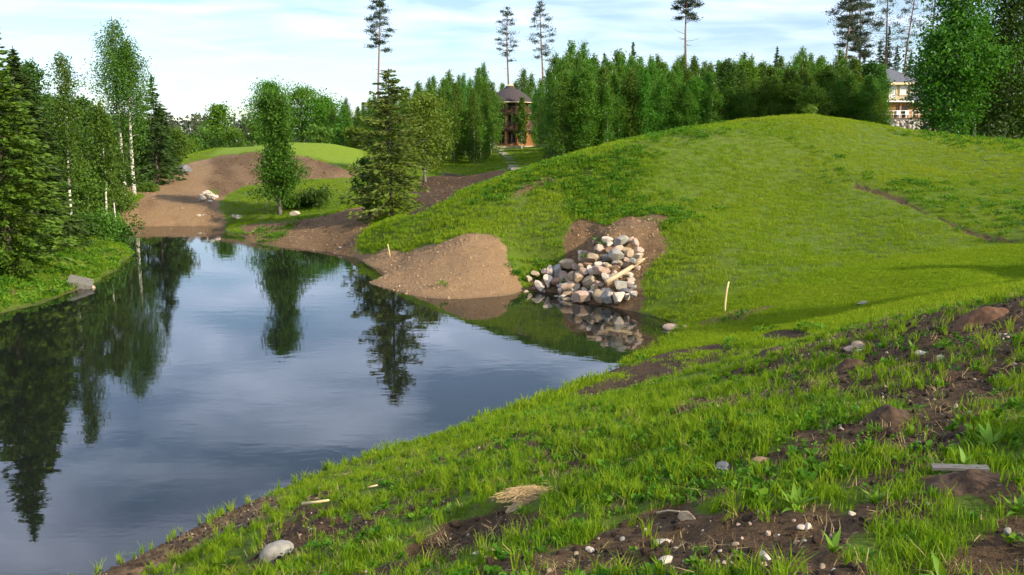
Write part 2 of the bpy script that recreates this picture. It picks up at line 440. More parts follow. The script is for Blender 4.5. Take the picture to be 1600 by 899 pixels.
def zones(x, y):
    """soil (0..1), tint of that soil (0 dark humus .. 1 pale sand), lawn (short bright grass), tall (rank weeds)"""
    z = {}
    S = lambda k, e, w=0.0, ws=2.0, sd=0: soft(x, y, ZONE[k], e, w, ws, sd)
    sand = np.maximum(S('sandroad', 0.8, 1.6, 5, 3), 0)
    dark = S('darkslope', 0.8, 1.5, 5, 4)
    bank = S('brownbank', 0.5, 1.0, 3, 5)
    heap = S('heap', 0.25, 0.35, 1.5, 6)
    cut = S('cut', 0.2, 0.4, 1.2, 7)
    plot = S('plot', 1.0, 2.0, 6, 8) * 0.75
    cove = S('cove_mud', 0.4, 0.9, 1.6, 9) * (0.55 + 0.45*sstep(-0.4, 0.2, fbm(x, y, 1.1, 4, 91)))
    crestsh = S('cove_dark', 0.3, 0.5, 1.0, 10)  # shade cast by the near crest, painted in as a dark bare-soil patch
    streak = S('stakestreak', 0.15, 0.25, 0.8, 12)
    nearsh = S('shore_near', 0.25, 0.4, 1.0, 13)
    soilfg = S('soil_fg', 0.15, 0.35, 0.5, 14)
    furrow = S('furrow', 0.12, 0.3, 0.4, 15)
    hb = S('hillbare', 0.5, 1.4, 3, 16) * 0.6
    leftb = S('bank_left', 0.3, 0.5, 1.5, 19) * sstep(0.15, 0.5, fbm(x, y, 1.4, 3, 77))
    lawn = np.maximum(S('lawn_mound', 0.8), S('swale', 0.7, 0.8, 3, 17))
    # patchy near bank: much bare ground to the right, little towards the water
    nearb = sstep(17, 12, y) * sstep(-2, 0.5, y)
    rightness = sstep(-0.5, 3.5, x - 0.15*(y-8))
    patch = fbm(x, y, 1.3, 5, 21) + 0.45 * fbm(x, y, 0.35, 3, 22)
    thr = 0.20 - 0.42 * rightness
    fgpatch = nearb * sstep(thr - 0.10, thr + 0.16, patch)
    peek = nearb * sstep(-0.15, 0.25, fbm(x, y, 0.30, 3, 23)) * (0.45 + 0.2*rightness)
    hillspots = (y > 20) * (y < 60) * (x > -4) * sstep(0.28, 0.50, fbm(x, y, 2.2, 4, 93)) * 0.34
    pth_ = S('path', 0.10, 0.10, 1.0, 18)
    soil = np.maximum.reduce([sand, dark*0.95, bank*0.92, heap, cut, plot, cove, crestsh, streak*0.8, nearsh, soilfg*0.95, furrow, hb, leftb*0.6, fgpatch*0.95, peek, hillspots*(1-lawn), pth_*0.62])
    num = sand*0.78 + dark*0.50 + bank*0.50 + heap*0.92 + cut*0.56 + plot*0.08 + cove*0.2 + crestsh*0.02 + streak*0.6 + nearsh*0.68 + soilfg*0.4 + furrow*0.22 + hb*0.5 + leftb*0.5 + fgpatch*0.27 + peek*0.3 + hillspots*0.4 + pth_*0.12
    den = sand + dark + bank + heap + cut + plot + cove + crestsh + streak + nearsh + soilfg + furrow + hb + leftb + fgpatch + peek + hillspots + pth_ + 1e-3
    tint = num / den
    streaky = fbm((x + 0.45*y)*1.0, (y - 0.45*x)*0.16, 1.1, 4, 95)          # tracks running up the ramp and down the cut slopes
    tint = tint + (sand + dark + bank*0.6) * 0.30 * streaky + (heap + cut) * 0.16 * fbm(x, y*0.5, 0.8, 4, 96)
    # just under and at the waterline everything is bare, wet soil
    z['soil'] = np.clip(soil, 0, 1); z['tint'] = np.clip(tint, 0, 1); z['lawn'] = np.clip(lawn * (1 - soil), 0, 1)
    z['bare'] = np.clip(np.maximum.reduce([sand, dark, bank, heap, cut, cove, crestsh, streak, nearsh, soilfg, furrow, fgpatch*0.95]), 0, 1)
    z['path'] = pth_
    return z

def height(x, y, z=None):
    x = np.atleast_1d(np.asarray(x, float)); y = np.atleast_1d(np.asarray(y, float))
    h = base_h(x, y)
    if z is None: z = zones(x, y)
    dist = np.hypot(x, y)
    land = sstep(-0.1, 0.5, h)
    near = sstep(30, 14, dist)
    rim = sstep(-0.7, -0.1, h) * sstep(0.6, 0.0, h) * (z['lawn']*0 + 1)
    h = h + rim * (0.07*fbm(x, y, 0.9, 4, 36) + 0.05*fbm(x, y, 3.0, 3, 37)) * sstep(60, 20, dist)
    h = h + land * (1 - z['lawn']*0.8) * 0.10 * fbm(x, y, 2.6, 4, 31)
    h = h + land * near * (1 - 0.75*z['lawn']) * (0.05*fbm(x, y, 0.7, 4, 32) + (0.022 + 0.035*z['soil']) * fbm(x, y, 0.22, 3, 33))
    far_soil = z['soil'] * sstep(14, 30, dist)
    h = h + land * far_soil * 0.10 * fbm(x, y, 0.9, 4, 34)
    cutz = soft(x, y, ZONE['cut'], 0.3, 0.3, 1.2, 7)
    h = h + cutz * land * 0.22 * fbm(x, y*0.4, 0.8, 3, 35)
    # worn track sunk in the hillside, tyre ruts on the sandy ramp
    h = h - 0.10 * z['path']
    h = h - 0.12 * soft(x, y, ZONE['furrow'], 0.25, 0.3, 0.4, 15) - 0.04*soft(x, y, ZONE['soil_fg'], 0.3, 0.35, 0.5, 14)
    return h
def gz(x, y): return float(height(np.array([x]), np.array([y]))[0])

def axis(lo, inner_lo, inner_hi, hi, step, r):
    mid = list(np.arange(inner_lo, inner_hi, step))
    up = [inner_hi]; s = step
    while up[-1] < hi: s *= r; up.append(up[-1] + s)
    dn = []; s = step; q = inner_lo
    while q > lo: s *= r; q -= s; dn.append(q)
    return np.array(dn[::-1] + mid + up)
gx = axis(-700, -5, 8, 700, 0.075, 1.022)
gy = axis(-80, 3.2, 10.5, 1000, 0.06, 1.0145)
GX, GY = np.meshgrid(gx, gy)
fx, fy = GX.ravel(), GY.ravel()
zz_ = zones(fx, fy)
fh = height(fx, fy, zz_)
nx_, ny_ = len(gx), len(gy)
ii = np.arange(nx_*ny_).reshape(ny_, nx_)
quads = np.stack([ii[:-1,:-1].ravel(), ii[:-1,1:].ravel(), ii[1:,1:].ravel(), ii[1:,:-1].ravel()], 1)

def ground_material():
    m, nt, out = new_mat('ground'); N = NT(nt)
    at_ = N.n('ShaderNodeAttribute', attribute_name='zone')
    s = N.n('ShaderNodeSeparateColor'); nt.links.new(at_.outputs['Color'], s.inputs[0])
    soil, tint, lawn = s.outputs[0], s.outputs[1], s.outputs[2]
    ge = N.n('ShaderNodeNewGeometry'); pos = ge.outputs['Position']
    n1 = N.noise(pos, 0.35, 5); n2 = N.noise(pos, 3.0, 6, 0.6); n3 = N.noise(pos, 22, 4, 0.65); n4 = N.noise(pos, 90, 3, 0.6)
    # soil
    humus = N.ramp(n3, [(0.3, (0.026,0.015,0.008,1)), (0.7, (0.070,0.042,0.022,1))])
    loam = N.ramp(n3, [(0.3, (0.095,0.054,0.024,1)), (0.7, (0.190,0.112,0.053,1))])
    sandc = N.ramp(n3, [(0.3, (0.230,0.138,0.066,1)), (0.7, (0.36,0.225,0.115,1))])
    tint2 = N.math('ADD', tint, N.math('MULTIPLY', N.math('SUBTRACT', n2, 0.5), 0.5))
    sc = N.mix(N.math('MULTIPLY', tint2, 2.2, True), humus, loam)
    sc = N.mix(N.math('MULTIPLY', N.math('SUBTRACT', tint2, 0.45), 2.6, True), sc, sandc)
    # pale gravel grains in the soil
    vo = N.n('ShaderNodeTexVoronoi'); N.set(vo, Vector=pos, Scale=16.0)
    gs = N.n('ShaderNodeSeparateColor'); nt.links.new(vo.outputs['Color'], gs.inputs[0])
    pick = N.math('MULTIPLY', N.math('GREATER_THAN', gs.outputs[0], 0.86), N.math('LESS_THAN', vo.outputs['Distance'], 0.30))
    sc = N.mix(N.math('MULTIPLY', pick, 0.5), sc, (0.36,0.27,0.19,1))
    # turf and thatch under the grass
    gr = N.ramp(n2, [(0.30, (0.070,0.082,0.010,1)), (0.52, (0.105,0.160,0.009,1)), (0.75, (0.140,0.200,0.011,1))])
    gr = N.mix(N.math('MULTIPLY', n3, 0.55), gr, (0.065,0.095,0.010,1))
    lw = N.ramp(n2, [(0.30, (0.145,0.215,0.008,1)), (0.70, (0.205,0.290,0.012,1))])
    lw = N.mix(N.math('MULTIPLY', n4, 0.35), lw, (0.07,0.10,0.015,1))
    gr = N.mix(lawn, gr, lw)
    edge = N.math('ADD', soil, N.math('MULTIPLY', N.math('SUBTRACT', n3, 0.5), 0.55))
    fac = N.ramp(edge, [(0.36, g4(0)), (0.58, g4(1))])
    col = N.mix(fac, gr, sc)
    # wet band at and below the waterline
    sp = N.n('ShaderNodeSeparateXYZ'); nt.links.new(pos, sp.inputs[0])
    wet = N.ramp(N.math('ADD', N.math('MULTIPLY', sp.outputs['Z'], 2.0), N.math('MULTIPLY', n2, 0.3)), [(0.05, g4(1)), (0.32, g4(0))])
    mud = N.mix(tint, (0.050,0.034,0.020,1), (0.165,0.100,0.052,1))
    col = N.mix(N.math('MULTIPLY', wet, 0.85), col, mud)
    p = N.n('ShaderNodeBsdfPrincipled')
    coarse = N.n('ShaderNodeBump'); N.set(coarse, Height=N.noise(pos, 2.2, 6, 0.7, 0.6), Strength=N.math('MULTIPLY', soil, 0.8), Distance=0.28)
    hgt = N.math('ADD', N.math('MULTIPLY', n3, 0.7), N.math('MULTIPLY', n4, 0.4))
    fine = N.n('ShaderNodeBump'); N.set(fine, Height=hgt, Strength=1.0, Distance=0.06, Normal=coarse.outputs[0]); rough_n = fine.outputs[0]
    N.set(p, Base_Color=col, Roughness=N.math('SUBTRACT', 0.95, N.math('MULTIPLY', wet, 0.35)), Normal=rough_n)
    p.inputs['Specular IOR Level'].default_value = 0.2
    nt.links.new(p.outputs[0], out.inputs[0])
    return m
M_GROUND = ground_material()
me = mesh_np('ground', np.stack([fx, fy, fh], 1), quads, [M_GROUND], smooth=True)
ca = me.color_attributes.new('zone', 'FLOAT_COLOR', 'POINT')
cols = np.stack([zz_['soil'], zz_['tint'], zz_['lawn'], np.ones(len(fx))], 1).astype(np.float32)
ca.data.foreach_set('color', cols.ravel())
ground = tag(link('ground', me), kind='structure')

# ------------------------------------------------------------------ water
def water_material():
    m, nt, out = new_mat('pond_water'); N = NT(nt)
    ge = N.n('ShaderNodeNewGeometry'); mp = N.n('ShaderNodeMapping'); nt.links.new(ge.outputs['Position'], mp.inputs[0])
    mp.inputs['Scale'].default_value = (0.55, 1.0, 1.0); mp.inputs['Rotation'].default_value = (0, 0, 0.25)
    w1 = N.noise(mp.outputs[0], 1.6, 3, 0.5, 0.4); w2 = N.noise(mp.outputs[0], 6.5, 2, 0.5, 0.3)
    breeze = N.ramp(N.noise(ge.outputs['Position'], 0.10, 2), [(0.38, g4(0.15)), (0.62, g4(1))])
    h = N.math('ADD', N.math('MULTIPLY', w1, 0.7), N.math('MULTIPLY', N.math('MULTIPLY', w2, breeze), 0.22))
    nrm = N.bump(h, 0.034, 0.10)
    fr = N.n('ShaderNodeFresnel'); N.set(fr, IOR=1.45, Normal=nrm)
    gl = N.n('ShaderNodeBsdfGlossy'); N.set(gl, Color=(0.97,0.98,1,1), Roughness=0.015, Normal=nrm)
    df = N.n('ShaderNodeBsdfDiffuse'); N.set(df, Color=(0.010,0.012,0.010,1))
    tr = N.n('ShaderNodeBsdfTransparent'); N.set(tr, Color=(0.75,0.62,0.42,1))
    b = N.n('ShaderNodeMixShader'); b.inputs[0].default_value = 0.78
    nt.links.new(tr.outputs[0], b.inputs[1]); nt.links.new(df.outputs[0], b.inputs[2])
    mx = N.n('ShaderNodeMixShader'); nt.links.new(fr.outputs[0], mx.inputs[0])
    nt.links.new(b.outputs[0], mx.inputs[1]); nt.links.new(gl.outputs[0], mx.inputs[2])
    nt.links.new(mx.outputs[0], out.inputs[0])
    return m
wb = MB(); wb.add([(-75,-30,0),(8.5,-30,0),(8.5,66,0),(-75,66,0)], [(0,1,2,3)])
water = tag(wb.build('pond_water', water_material()), kind='structure')
# ------------------------------------------------------------------ trees
scene.cycles.max_bounces = 5
scene.cycles.diffuse_bounces = 2
scene.cycles.glossy_bounces = 2
scene.cycles.transmission_bounces = 3
scene.cycles.transparent_max_bounces = 4

def bark_mat(name, base, dark, upper=None, z0=0.0, z1=1.0, band=False):
    m, nt, out = new_mat(name); N = NT(nt)
    tcn = N.n('ShaderNodeTexCoord'); mp = N.n('ShaderNodeMapping'); nt.links.new(tcn.outputs['Object'], mp.inputs[0])
    mp.inputs['Scale'].default_value = (4, 4, 9) if band else (9, 9, 1.6)
    a = N.noise(mp.outputs[0], 1.3, 5, 0.65)
    col = N.ramp(a, [(0.36, dark), (0.50, base)]) if band else N.ramp(a, [(0.35, dark), (0.65, base)])
    if upper:
        sp = N.n('ShaderNodeSeparateXYZ'); nt.links.new(tcn.outputs['Object'], sp.inputs[0])
        f = N.ramp(N.math('DIVIDE', N.math('SUBTRACT', sp.outputs['Z'], z0), z1 - z0), [(0, g4(0)), (1, g4(1))])
        col = N.mix(f, col, N.mix(a, upper, (upper[0]*0.6, upper[1]*0.55, upper[2]*0.5, 1)))
    p = N.n('ShaderNodeBsdfPrincipled'); N.set(p, Base_Color=col, Roughness=0.85, Normal=N.bump(a, 0.5, 0.03))
    p.inputs['Specular IOR Level'].default_value = 0.2
    nt.links.new(p.outputs[0], out.inputs[0]); return m
B_BIRCH = bark_mat('birch_bark', (0.62,0.58,0.50,1), (0.07,0.06,0.05,1), band=True)
B_BROWN = bark_mat('brown_bark', (0.13,0.10,0.075,1), (0.05,0.038,0.028,1))
B_GREY = bark_mat('grey_bark', (0.24,0.22,0.18,1), (0.09,0.08,0.065,1))
B_PINE = bark_mat('pine_bark', (0.16,0.11,0.08,1), (0.06,0.04,0.03,1), upper=(0.27,0.165,0.12,1), z0=5, z1=14)
L_BIRCH = leaf_mat('birch_leaf', (0.045,0.105,0.009,1), (0.100,0.190,0.016,1), trans=0.42)
L_BELT = leaf_mat('belt_birch_leaf', (0.058,0.140,0.010,1), (0.108,0.220,0.017,1), trans=0.45, obj_var=0.24, hue_var=0.045)
L_ALDER = leaf_mat('alder_leaf', (0.026,0.074,0.008,1), (0.058,0.130,0.012,1), trans=0.4)
L_MAPLE = leaf_mat('maple_leaf', (0.060,0.150,0.009,1), (0.115,0.240,0.015,1), trans=0.42)
L_DEEP = leaf_mat('deep_maple_leaf', (0.040,0.112,0.008,1), (0.082,0.190,0.013,1), trans=0.4)
L_WILLOW = leaf_mat('willow_leaf', (0.085,0.155,0.012,1), (0.150,0.235,0.020,1), trans=0.42)
L_SHRUB = leaf_mat('shrub_leaf', (0.060,0.140,0.014,1), (0.120,0.225,0.024,1), trans=0.42)
L_SPRUCE = leaf_mat('spruce_needle', (0.024,0.058,0.010,1), (0.056,0.108,0.016,1), trans=0.22)
L_SPRUCE_B = leaf_mat('spruce_fresh_needle', (0.050,0.100,0.008,1), (0.125,0.195,0.016,1), trans=0.28)
L_SPRUCE_M = leaf_mat('spruce_mixed_needle', (0.075,0.120,0.016,1), (0.160,0.200,0.030,1), trans=0.3)
L_PINE = leaf_mat('pine_needle', (0.034,0.052,0.030,1), (0.072,0.095,0.048,1), trans=0.10)
L_FAR = leaf_mat('far_forest_leaf', (0.050,0.062,0.034,1), (0.085,0.095,0.050,1), trans=0.1)

def cards(c, axis_dir, size, aspect, r, fold=0.25):
    """pointed leaf faces: c (N,3) centres, axis_dir (N,3) leaf direction, size (N,)"""
    n = len(c)
    d = axis_dir / (np.linalg.norm(axis_dir, axis=1, keepdims=True) + 1e-9)
    rv = r.normal(size=(n, 3)); s = np.cross(d, rv); s /= (np.linalg.norm(s, axis=1, keepdims=True) + 1e-9)
    up = np.cross(s, d)
    L = size[:, None] * 0.5; Wd = L * aspect
    v = np.empty((n, 4, 3))
    v[:, 0] = c - d * L
    v[:, 1] = c + s * Wd + up * Wd * fold
    v[:, 2] = c + d * L
    v[:, 3] = c - s * Wd + up * Wd * fold
    return v.reshape(-1, 3), np.arange(n*4).reshape(n, 4)

def trunk_pts(H, lean, wob, r, n=9):
    ph = r.uniform(0, 6.28, 2); ts = np.linspace(0, 1, n)
    return [(lean[0]*t*H + wob*math.sin(ph[0] + 4*t)*t, lean[1]*t*H + wob*math.sin(ph[1] + 3.3*t)*t, t*H) for t in ts]
def on_trunk(pts, t):
    i = min(int(t*(len(pts)-1)), len(pts)-2); f = t*(len(pts)-1) - i
    return np.array(pts[i])*(1-f) + np.array(pts[i+1])*f

def grow_leafy(name, seed, H, R, base, leafm, bark, nb=46, nleaf=5000, lsize=0.2, prof='birch', elev=45, droop=0.25,
               tr=None, clump=0.16, lean=(0,0), wob=0.15, stems=1, hang=0.0, aspect=0.62, limb_r=0.30, gap=0.0):
    r = np.random.default_rng(seed)
    tr = tr or H*0.011
    mb = MB(); allc = []
    for st in range(stems):
        l2 = (lean[0] + (r.uniform(-0.03, 0.03) if stems > 1 else 0), lean[1] + (r.uniform(-0.03, 0.03) if stems > 1 else 0))
        if stems == 2: l2 = (lean[0] + (-0.010 if st == 0 else 0.012), lean[1])
        Hs = H if st == 0 else H * r.uniform(0.82, 0.95)
        tp = trunk_pts(Hs, l2, wob, r)
        off = np.array([0, 0, 0.]) if stems == 1 else np.array([(st - (stems-1)/2) * tr * 4.2, r.uniform(-1, 1)*tr*2, 0])
        tp = [tuple(np.array(p) + off) for p in tp]
        rad = [tr * (1.25 if i == 0 else 1.0) * (1 - 0.93*(i/(len(tp)-1))**1.1) + 0.006 for i in range(len(tp))]
        tp[0] = (tp[0][0], tp[0][1], -0.35)
        mb.tube(tp, rad, 8)
        for k in range(nb // stems):
            t = base + (0.99-base) * ((k + r.uniform(0, 1)) / (nb // stems)) ** 0.9
            q = (t - base) / (1 - base)
            if prof == 'birch': w = (0.30 + 1.5*q) if q < 0.38 else max(0.10, 0.87*(1 - (q-0.38)/0.62)**0.75 + 0.08)
            elif prof == 'belt': w = 0.72 + 0.2*math.sin(q*11 + seed) if q < 0.62 else max(0.05, 0.85*(1 - (q-0.62)/0.38))
            elif prof == 'round': w = max(0.12, math.sqrt(max(0, 1 - (2*q - 0.92)**2)))
            elif prof == 'column': w = 0.75 + 0.25*math.sin(q*9 + seed) if q < 0.75 else max(0.15, (1-q)/0.25)
            elif prof == 'cone': w = max(0.06, (1-q)**0.8) * (0.55 + 0.45*min(1, q*5))
            else: w = 0.9 - 0.3*q
            L = R * w * r.uniform(0.72, 1.12)
            az = k*2.399 + r.uniform(-0.5, 0.5); el = math.radians(elev + r.uniform(-14, 14) + 18*q)
            p0 = on_trunk(tp, min(t*0.985, 0.99))
            hd = np.array([math.cos(az), math.sin(az), 0])
            ss = np.linspace(0, 1, 5)
            bp = [p0 + hd*L*s*math.cos(el)*1.15 + np.array([0, 0, L*(s*math.sin(el) - droop*s*s*1.4)]) for s in ss]
            br = tr * limb_r * (1 - 0.75*q)
            if L > 0.35: mb.tube([tuple(p) for p in bp[:4]], [br, br*0.7, br*0.45, br*0.2], 4, cap=False)
            nc = max(2, int(3 + L*2.2))
            for c in range(nc):
                s = 0.30 + 0.72*((c + r.uniform(0, 1))/nc)
                i = min(int(s*4), 3); f = s*4 - i
                cp = bp[i]*(1-f) + bp[min(i+1, 4)]*f
                cp = cp + r.normal(size=3)*np.array([1, 1, 0.7])*(0.13*L + 0.06)
                if r.random() < gap: continue
                allc.append((cp, hd, (0.7 + 0.6*r.random()) * (0.55 + 0.45*w)))
    wts = np.array([a[2] for a in allc]); cnt = np.maximum(3, (nleaf * wts / wts.sum())).astype(int)
    cs = np.repeat(np.array([a[0] for a in allc]), cnt, 0); hs = np.repeat(np.array([a[1] for a in allc]), cnt, 0)
    sz = np.repeat(wts, cnt)
    n = len(cs)
    sig = clump * R * 0.8 * sz[:, None] * np.array([1, 1, 0.75])
    o = r.normal(size=(n, 3)) * sig
    if hang: o[:, 2] -= np.abs(r.normal(size=n)) * hang
    c = cs + o
    c[:, 2] = np.maximum(c[:, 2], 0.12)
    d = hs*0.5 + r.normal(size=(n, 3))*0.8 + np.array([0, 0, -0.45 if hang else -0.1])
    v, f = cards(c, d, lsize * r.uniform(0.65, 1.25, n), aspect, r)
    return mb.mesh(name + '_trunk', bark, True), mesh_np(name + '_crown', v, f, [leafm])

def grow_spruce(name, seed, H, R, leafm, bark=None, base=0.06, per=7, lsize=0.24, dens=15, ragged=0.18, tr=None, sp=0.30, droop=0.35, power=0.85, lean=(0,0)):
    r = np.random.default_rng(seed); mb = MB(); tr = tr or H*0.012
    tp = trunk_pts(H, lean, 0.05, r); tp[0] = (0, 0, -0.3)
    mb.tube(tp, [tr*(1 - 0.95*i/(len(tp)-1)) + 0.008 for i in range(len(tp))], 8)
    C = []; D = []; S = []
    z = base*H
    while z < H*0.985:
        t = z/H; q = (t-base)/(1-base)
        Lm = R * max(0.05, (1-q)**power) * min(1.0, 0.6 + q*4)
        for k in range(per):
            if r.random() < ragged*0.6: continue
            L = Lm * r.uniform(1-ragged*1.6, 1+ragged*0.7); az = r.uniform(0, 6.283)
            hd = np.array([math.cos(az), math.sin(az), 0.]); sd = np.array([-hd[1], hd[0], 0.])
            p0 = on_trunk(tp, min(t, 0.99)) + np.array([0, 0, r.uniform(-0.5, 0.5)*sp])
            rise = 0.35*q + r.uniform(-0.08, 0.08)
            m = max(4, int(dens * L / R * 1.2) + 3)
            s = r.uniform(0.12, 1.0, m)
            side = r.normal(size=m) * 0.23 * L * (1.05 - s)
            zz = L*(rise*s - droop*(s**1.5) + 0.16*s**4)
            pts = p0 + hd*(s*L)[:, None] + sd*side[:, None] + np.array([0, 0, 1])*(zz - np.abs(r.normal(size=m))*0.05*L)[:, None]
            dr = hd*1.0 + sd*np.sign(side)[:, None]*r.uniform(0.2, 0.9, m)[:, None] + np.array([0, 0, 1])*(rise - droop*s + r.normal(size=m)*0.2)[:, None]
            C.append(pts); D.append(dr); S.append(r.uniform(0.7, 1.3, m)*(0.6 + 0.4*min(1, L/R*2)))
            if L > 0.4:
                e = p0 + hd*L*0.9 + np.array([0, 0, L*(rise*0.9 - droop*0.85)])
                mb.tube([tuple(p0), tuple((p0+e)/2 + np.array([0, 0, 0.05*L])), tuple(e)], [tr*0.16, tr*0.10, tr*0.03], 3, cap=False)
        z += sp * (0.55 + 0.6*(1-q))
    # leader
    m = 26; zt = r.uniform(0.90, 1.0, m)*H; C.append(np.stack([r.normal(size=m)*0.03, r.normal(size=m)*0.03, zt], 1) + np.array(tp[-1])*np.array([1,1,0]))
    D.append(np.stack([r.normal(size=m)*0.7, r.normal(size=m)*0.7, np.ones(m)], 1)); S.append(np.full(m, 0.55))
    C = np.concatenate(C); D = np.concatenate(D); S = np.concatenate(S)
    v, f = cards(C, D, lsize*1.25*S, 0.34, r, 0.15)
    return mb.mesh(name + '_trunk', bark or B_BROWN, True), mesh_np(name + '_crown', v, f, [leafm])

def grow_pine(name, seed, H, cb, R, clumps=22, dead=5, lsize=0.38, per=160, lean=(0,0), tr=None):
    r = np.random.default_rng(seed); mb = MB(); tr = tr or H*0.0088
    tp = trunk_pts(H, lean, 0.55, r, 13); tp[0] = (0, 0, -0.3)
    mb.tube(tp, [tr*(1 - 0.82*(i/(len(tp)-1))**1.3) + 0.01 for i in range(len(tp))], 8)
    C = []; D = []
    for k in range(clumps):
        q = ((k + r.uniform(0, 1))/clumps); t = cb + (0.995-cb)*q
        w = (0.55 + 0.9*q) if q < 0.5 else max(0.15, 1.0 - (q-0.5)*1.75)
        L = R*w*r.uniform(0.3, 1.25); az = k*2.399 + r.uniform(-0.6, 0.6)
        hd = np.array([math.cos(az), math.sin(az), 0.]); p0 = on_trunk(tp, min(t, 0.99))
        e = p0 + hd*L + np.array([0, 0, L*(0.05 + 0.5*q) + r.uniform(-0.3, 0.2)])
        mid = (p0 + e)/2 + np.array([0, 0, -0.08*L])
        mb.tube([tuple(p0), tuple(mid), tuple(e)], [tr*0.28*(1-0.6*q), tr*0.18*(1-0.6*q), tr*0.06], 4, cap=False)
        for (cc, ww) in ((e, 1.0), (mid*0.35 + e*0.65, 0.7)):
            m = int(per*ww*r.uniform(0.6, 1.2)); rad = 0.42*R*(0.40 + 0.4*w)*r.uniform(0.6, 1.25)
            o = r.normal(size=(m, 3))*np.array([rad, rad, rad*0.42])*0.62
            C.append(cc + o); D.append(o*np.array([1, 1, 0.6])/rad + np.array([0, 0, 0.55]) + r.normal(size=(m, 3))*0.45)
    C = np.concatenate(C); D = np.concatenate(D)
    for k in range(dead):
        t = r.uniform(cb*0.55, cb*1.0); az = r.uniform(0, 6.28); L = R*r.uniform(0.35, 0.8); p0 = on_trunk(tp, t)
        e = p0 + np.array([math.cos(az)*L, math.sin(az)*L, L*r.uniform(-0.15, 0.5)])
        mb.tube([tuple(p0), tuple((p0+e)/2 + np.array([0, 0, -0.1])), tuple(e)], [tr*0.17, tr*0.11, tr*0.04], 4, cap=False)
    v, f = cards(C, D, lsize*r.uniform(0.7, 1.3, len(C)), 0.22, r, 0.2)
    return mb.mesh(name + '_trunk', B_PINE, True), mesh_np(name + '_crown', v, f, [L_PINE])

def plant_tree(name, meshes, loc, label, cat='tree', group=None, rz=0.0, sc=(1, 1, 1), parts=('trunk', 'crown')):
    t = thing(name, label, cat, loc, rz, group); t.scale = sc
    for nm, m in zip(parts, meshes): link(nm, m, t)
    return t
def foot(u, v, d):
    """ground point of a vertical tree whose tip is seen at pixel (u, v), d metres out; and its height"""
    p = at(u, v, d); g = gz(p[0], d)
    return (p[0], d, g - 0.05), p[2] - g

# ---- wood on the left bank
def T_leafy(name, label, u, v, d, R, seed, **kw):
    loc, H = foot(u, v, d)
    g = kw.pop('group', None); cat = kw.pop('cat', 'tree')
    return plant_tree(name, grow_leafy(name, seed, H, R, **kw), loc, label, cat, g)
def T_spruce(name, label, u, v, d, R, seed, leafm, **kw):
    loc, H = foot(u, v, d); g = kw.pop('group', None)
    return plant_tree(name, grow_spruce(name, seed, H, R, leafm, **kw), loc, label, 'tree', g)

T_spruce('spruce_tree', 'bright green spruce cut off by the left edge of the photo', -22, 10, 36.5, 3.1, 101, L_SPRUCE_B, dens=70, per=13, lsize=0.23, base=0.03)
T_spruce('spruce_tree', 'dark spruce just right of the bright spruce at the left edge', 20, 70, 42, 2.8, 102, L_SPRUCE, dens=56, per=13, lsize=0.28, base=0.03)
T_spruce('spruce_tree', 'dark spruce standing behind the slender birch on the left bank', 50, 120, 50, 2.6, 103, L_SPRUCE, dens=50, per=12, lsize=0.30, base=0.04)
T_leafy('birch_tree', 'slender birch with thin white trunk left of the tall twin birch', 90, 76, 47, 1.5, 104, base=0.30, leafm=L_BIRCH, bark=B_BIRCH, nb=50, nleaf=8000, lsize=0.12, hang=0.3, tr=0.085, gap=0.15, lean=(0.012, 0))
T_leafy('alder_tree', 'dark leafy alder between the slender birch and the twin birch', 122, 150, 55, 2.0, 105, base=0.10, leafm=L_ALDER, bark=B_BROWN, nb=40, nleaf=6500, lsize=0.19, prof='column')
T_leafy('birch_tree', 'small birch with pale leaning trunk at the waterside thicket', 152, 158, 52, 1.5, 106, base=0.34, leafm=L_BIRCH, bark=B_BIRCH, nb=34, nleaf=4600, lsize=0.16, hang=0.2, tr=0.07, lean=(0.01, 0))
T_leafy('birch_tree', 'tallest birch on the left bank with two white trunks side by side', 183, 22, 73, 2.9, 107, base=0.38, leafm=L_BIRCH, bark=B_BIRCH, nb=90, nleaf=20000, lsize=0.155, hang=0.55, tr=0.17, stems=2, gap=0.12, wob=0.12, lean=(0.004, 0))
T_spruce('spruce_tree', 'dark ragged spruce leaning out behind the twin birch', 236, 116, 80, 2.6, 108, L_SPRUCE, dens=30, per=9, lsize=0.34, base=0.05, ragged=0.35)
T_spruce('spruce_tree', 'shorter dark spruce right of the twin birch by the sandy slope', 249, 165, 86, 2.6, 109, L_SPRUCE, dens=28, per=9, lsize=0.34, base=0.05, ragged=0.3)
T_leafy('alder_tree', 'leafy green tree at the right end of the left wood', 268, 205, 88, 2.1, 110, base=0.10, leafm=L_SHRUB, bark=B_BROWN, nb=34, nleaf=4200, lsize=0.26, prof='round')
T_leafy('alder_tree', 'round dark alder filling the gap left of the twin birch trunks', 160, 200, 64, 2.4, 111, base=0.06, leafm=L_ALDER, bark=B_BROWN, nb=40, nleaf=6000, lsize=0.22, prof='round')
T_spruce('spruce_tree', 'dark spruce behind the twin birch trunks', 214, 150, 86, 2.6, 112, L_SPRUCE, dens=18, lsize=0.34, base=0.03)
T_leafy('alder_tree', 'deep green alder low in the shade behind the slender birch', 78, 215, 58, 2.3, 113, base=0.05, leafm=L_ALDER, bark=B_BROWN, nb=36, nleaf=5200, lsize=0.21, prof='round')
T_spruce('spruce_tree', 'dark spruce at the back of the left wood near the edge', 2, 120, 56, 2.8, 114, L_SPRUCE, dens=20, lsize=0.32, base=0.03)
T_leafy('alder_tree', 'low leafy alder leaning over the left shore', 118, 262, 50, 1.8, 115, base=0.05, leafm=L_SHRUB, bark=B_BROWN, nb=34, nleaf=4600, lsize=0.18, prof='round')
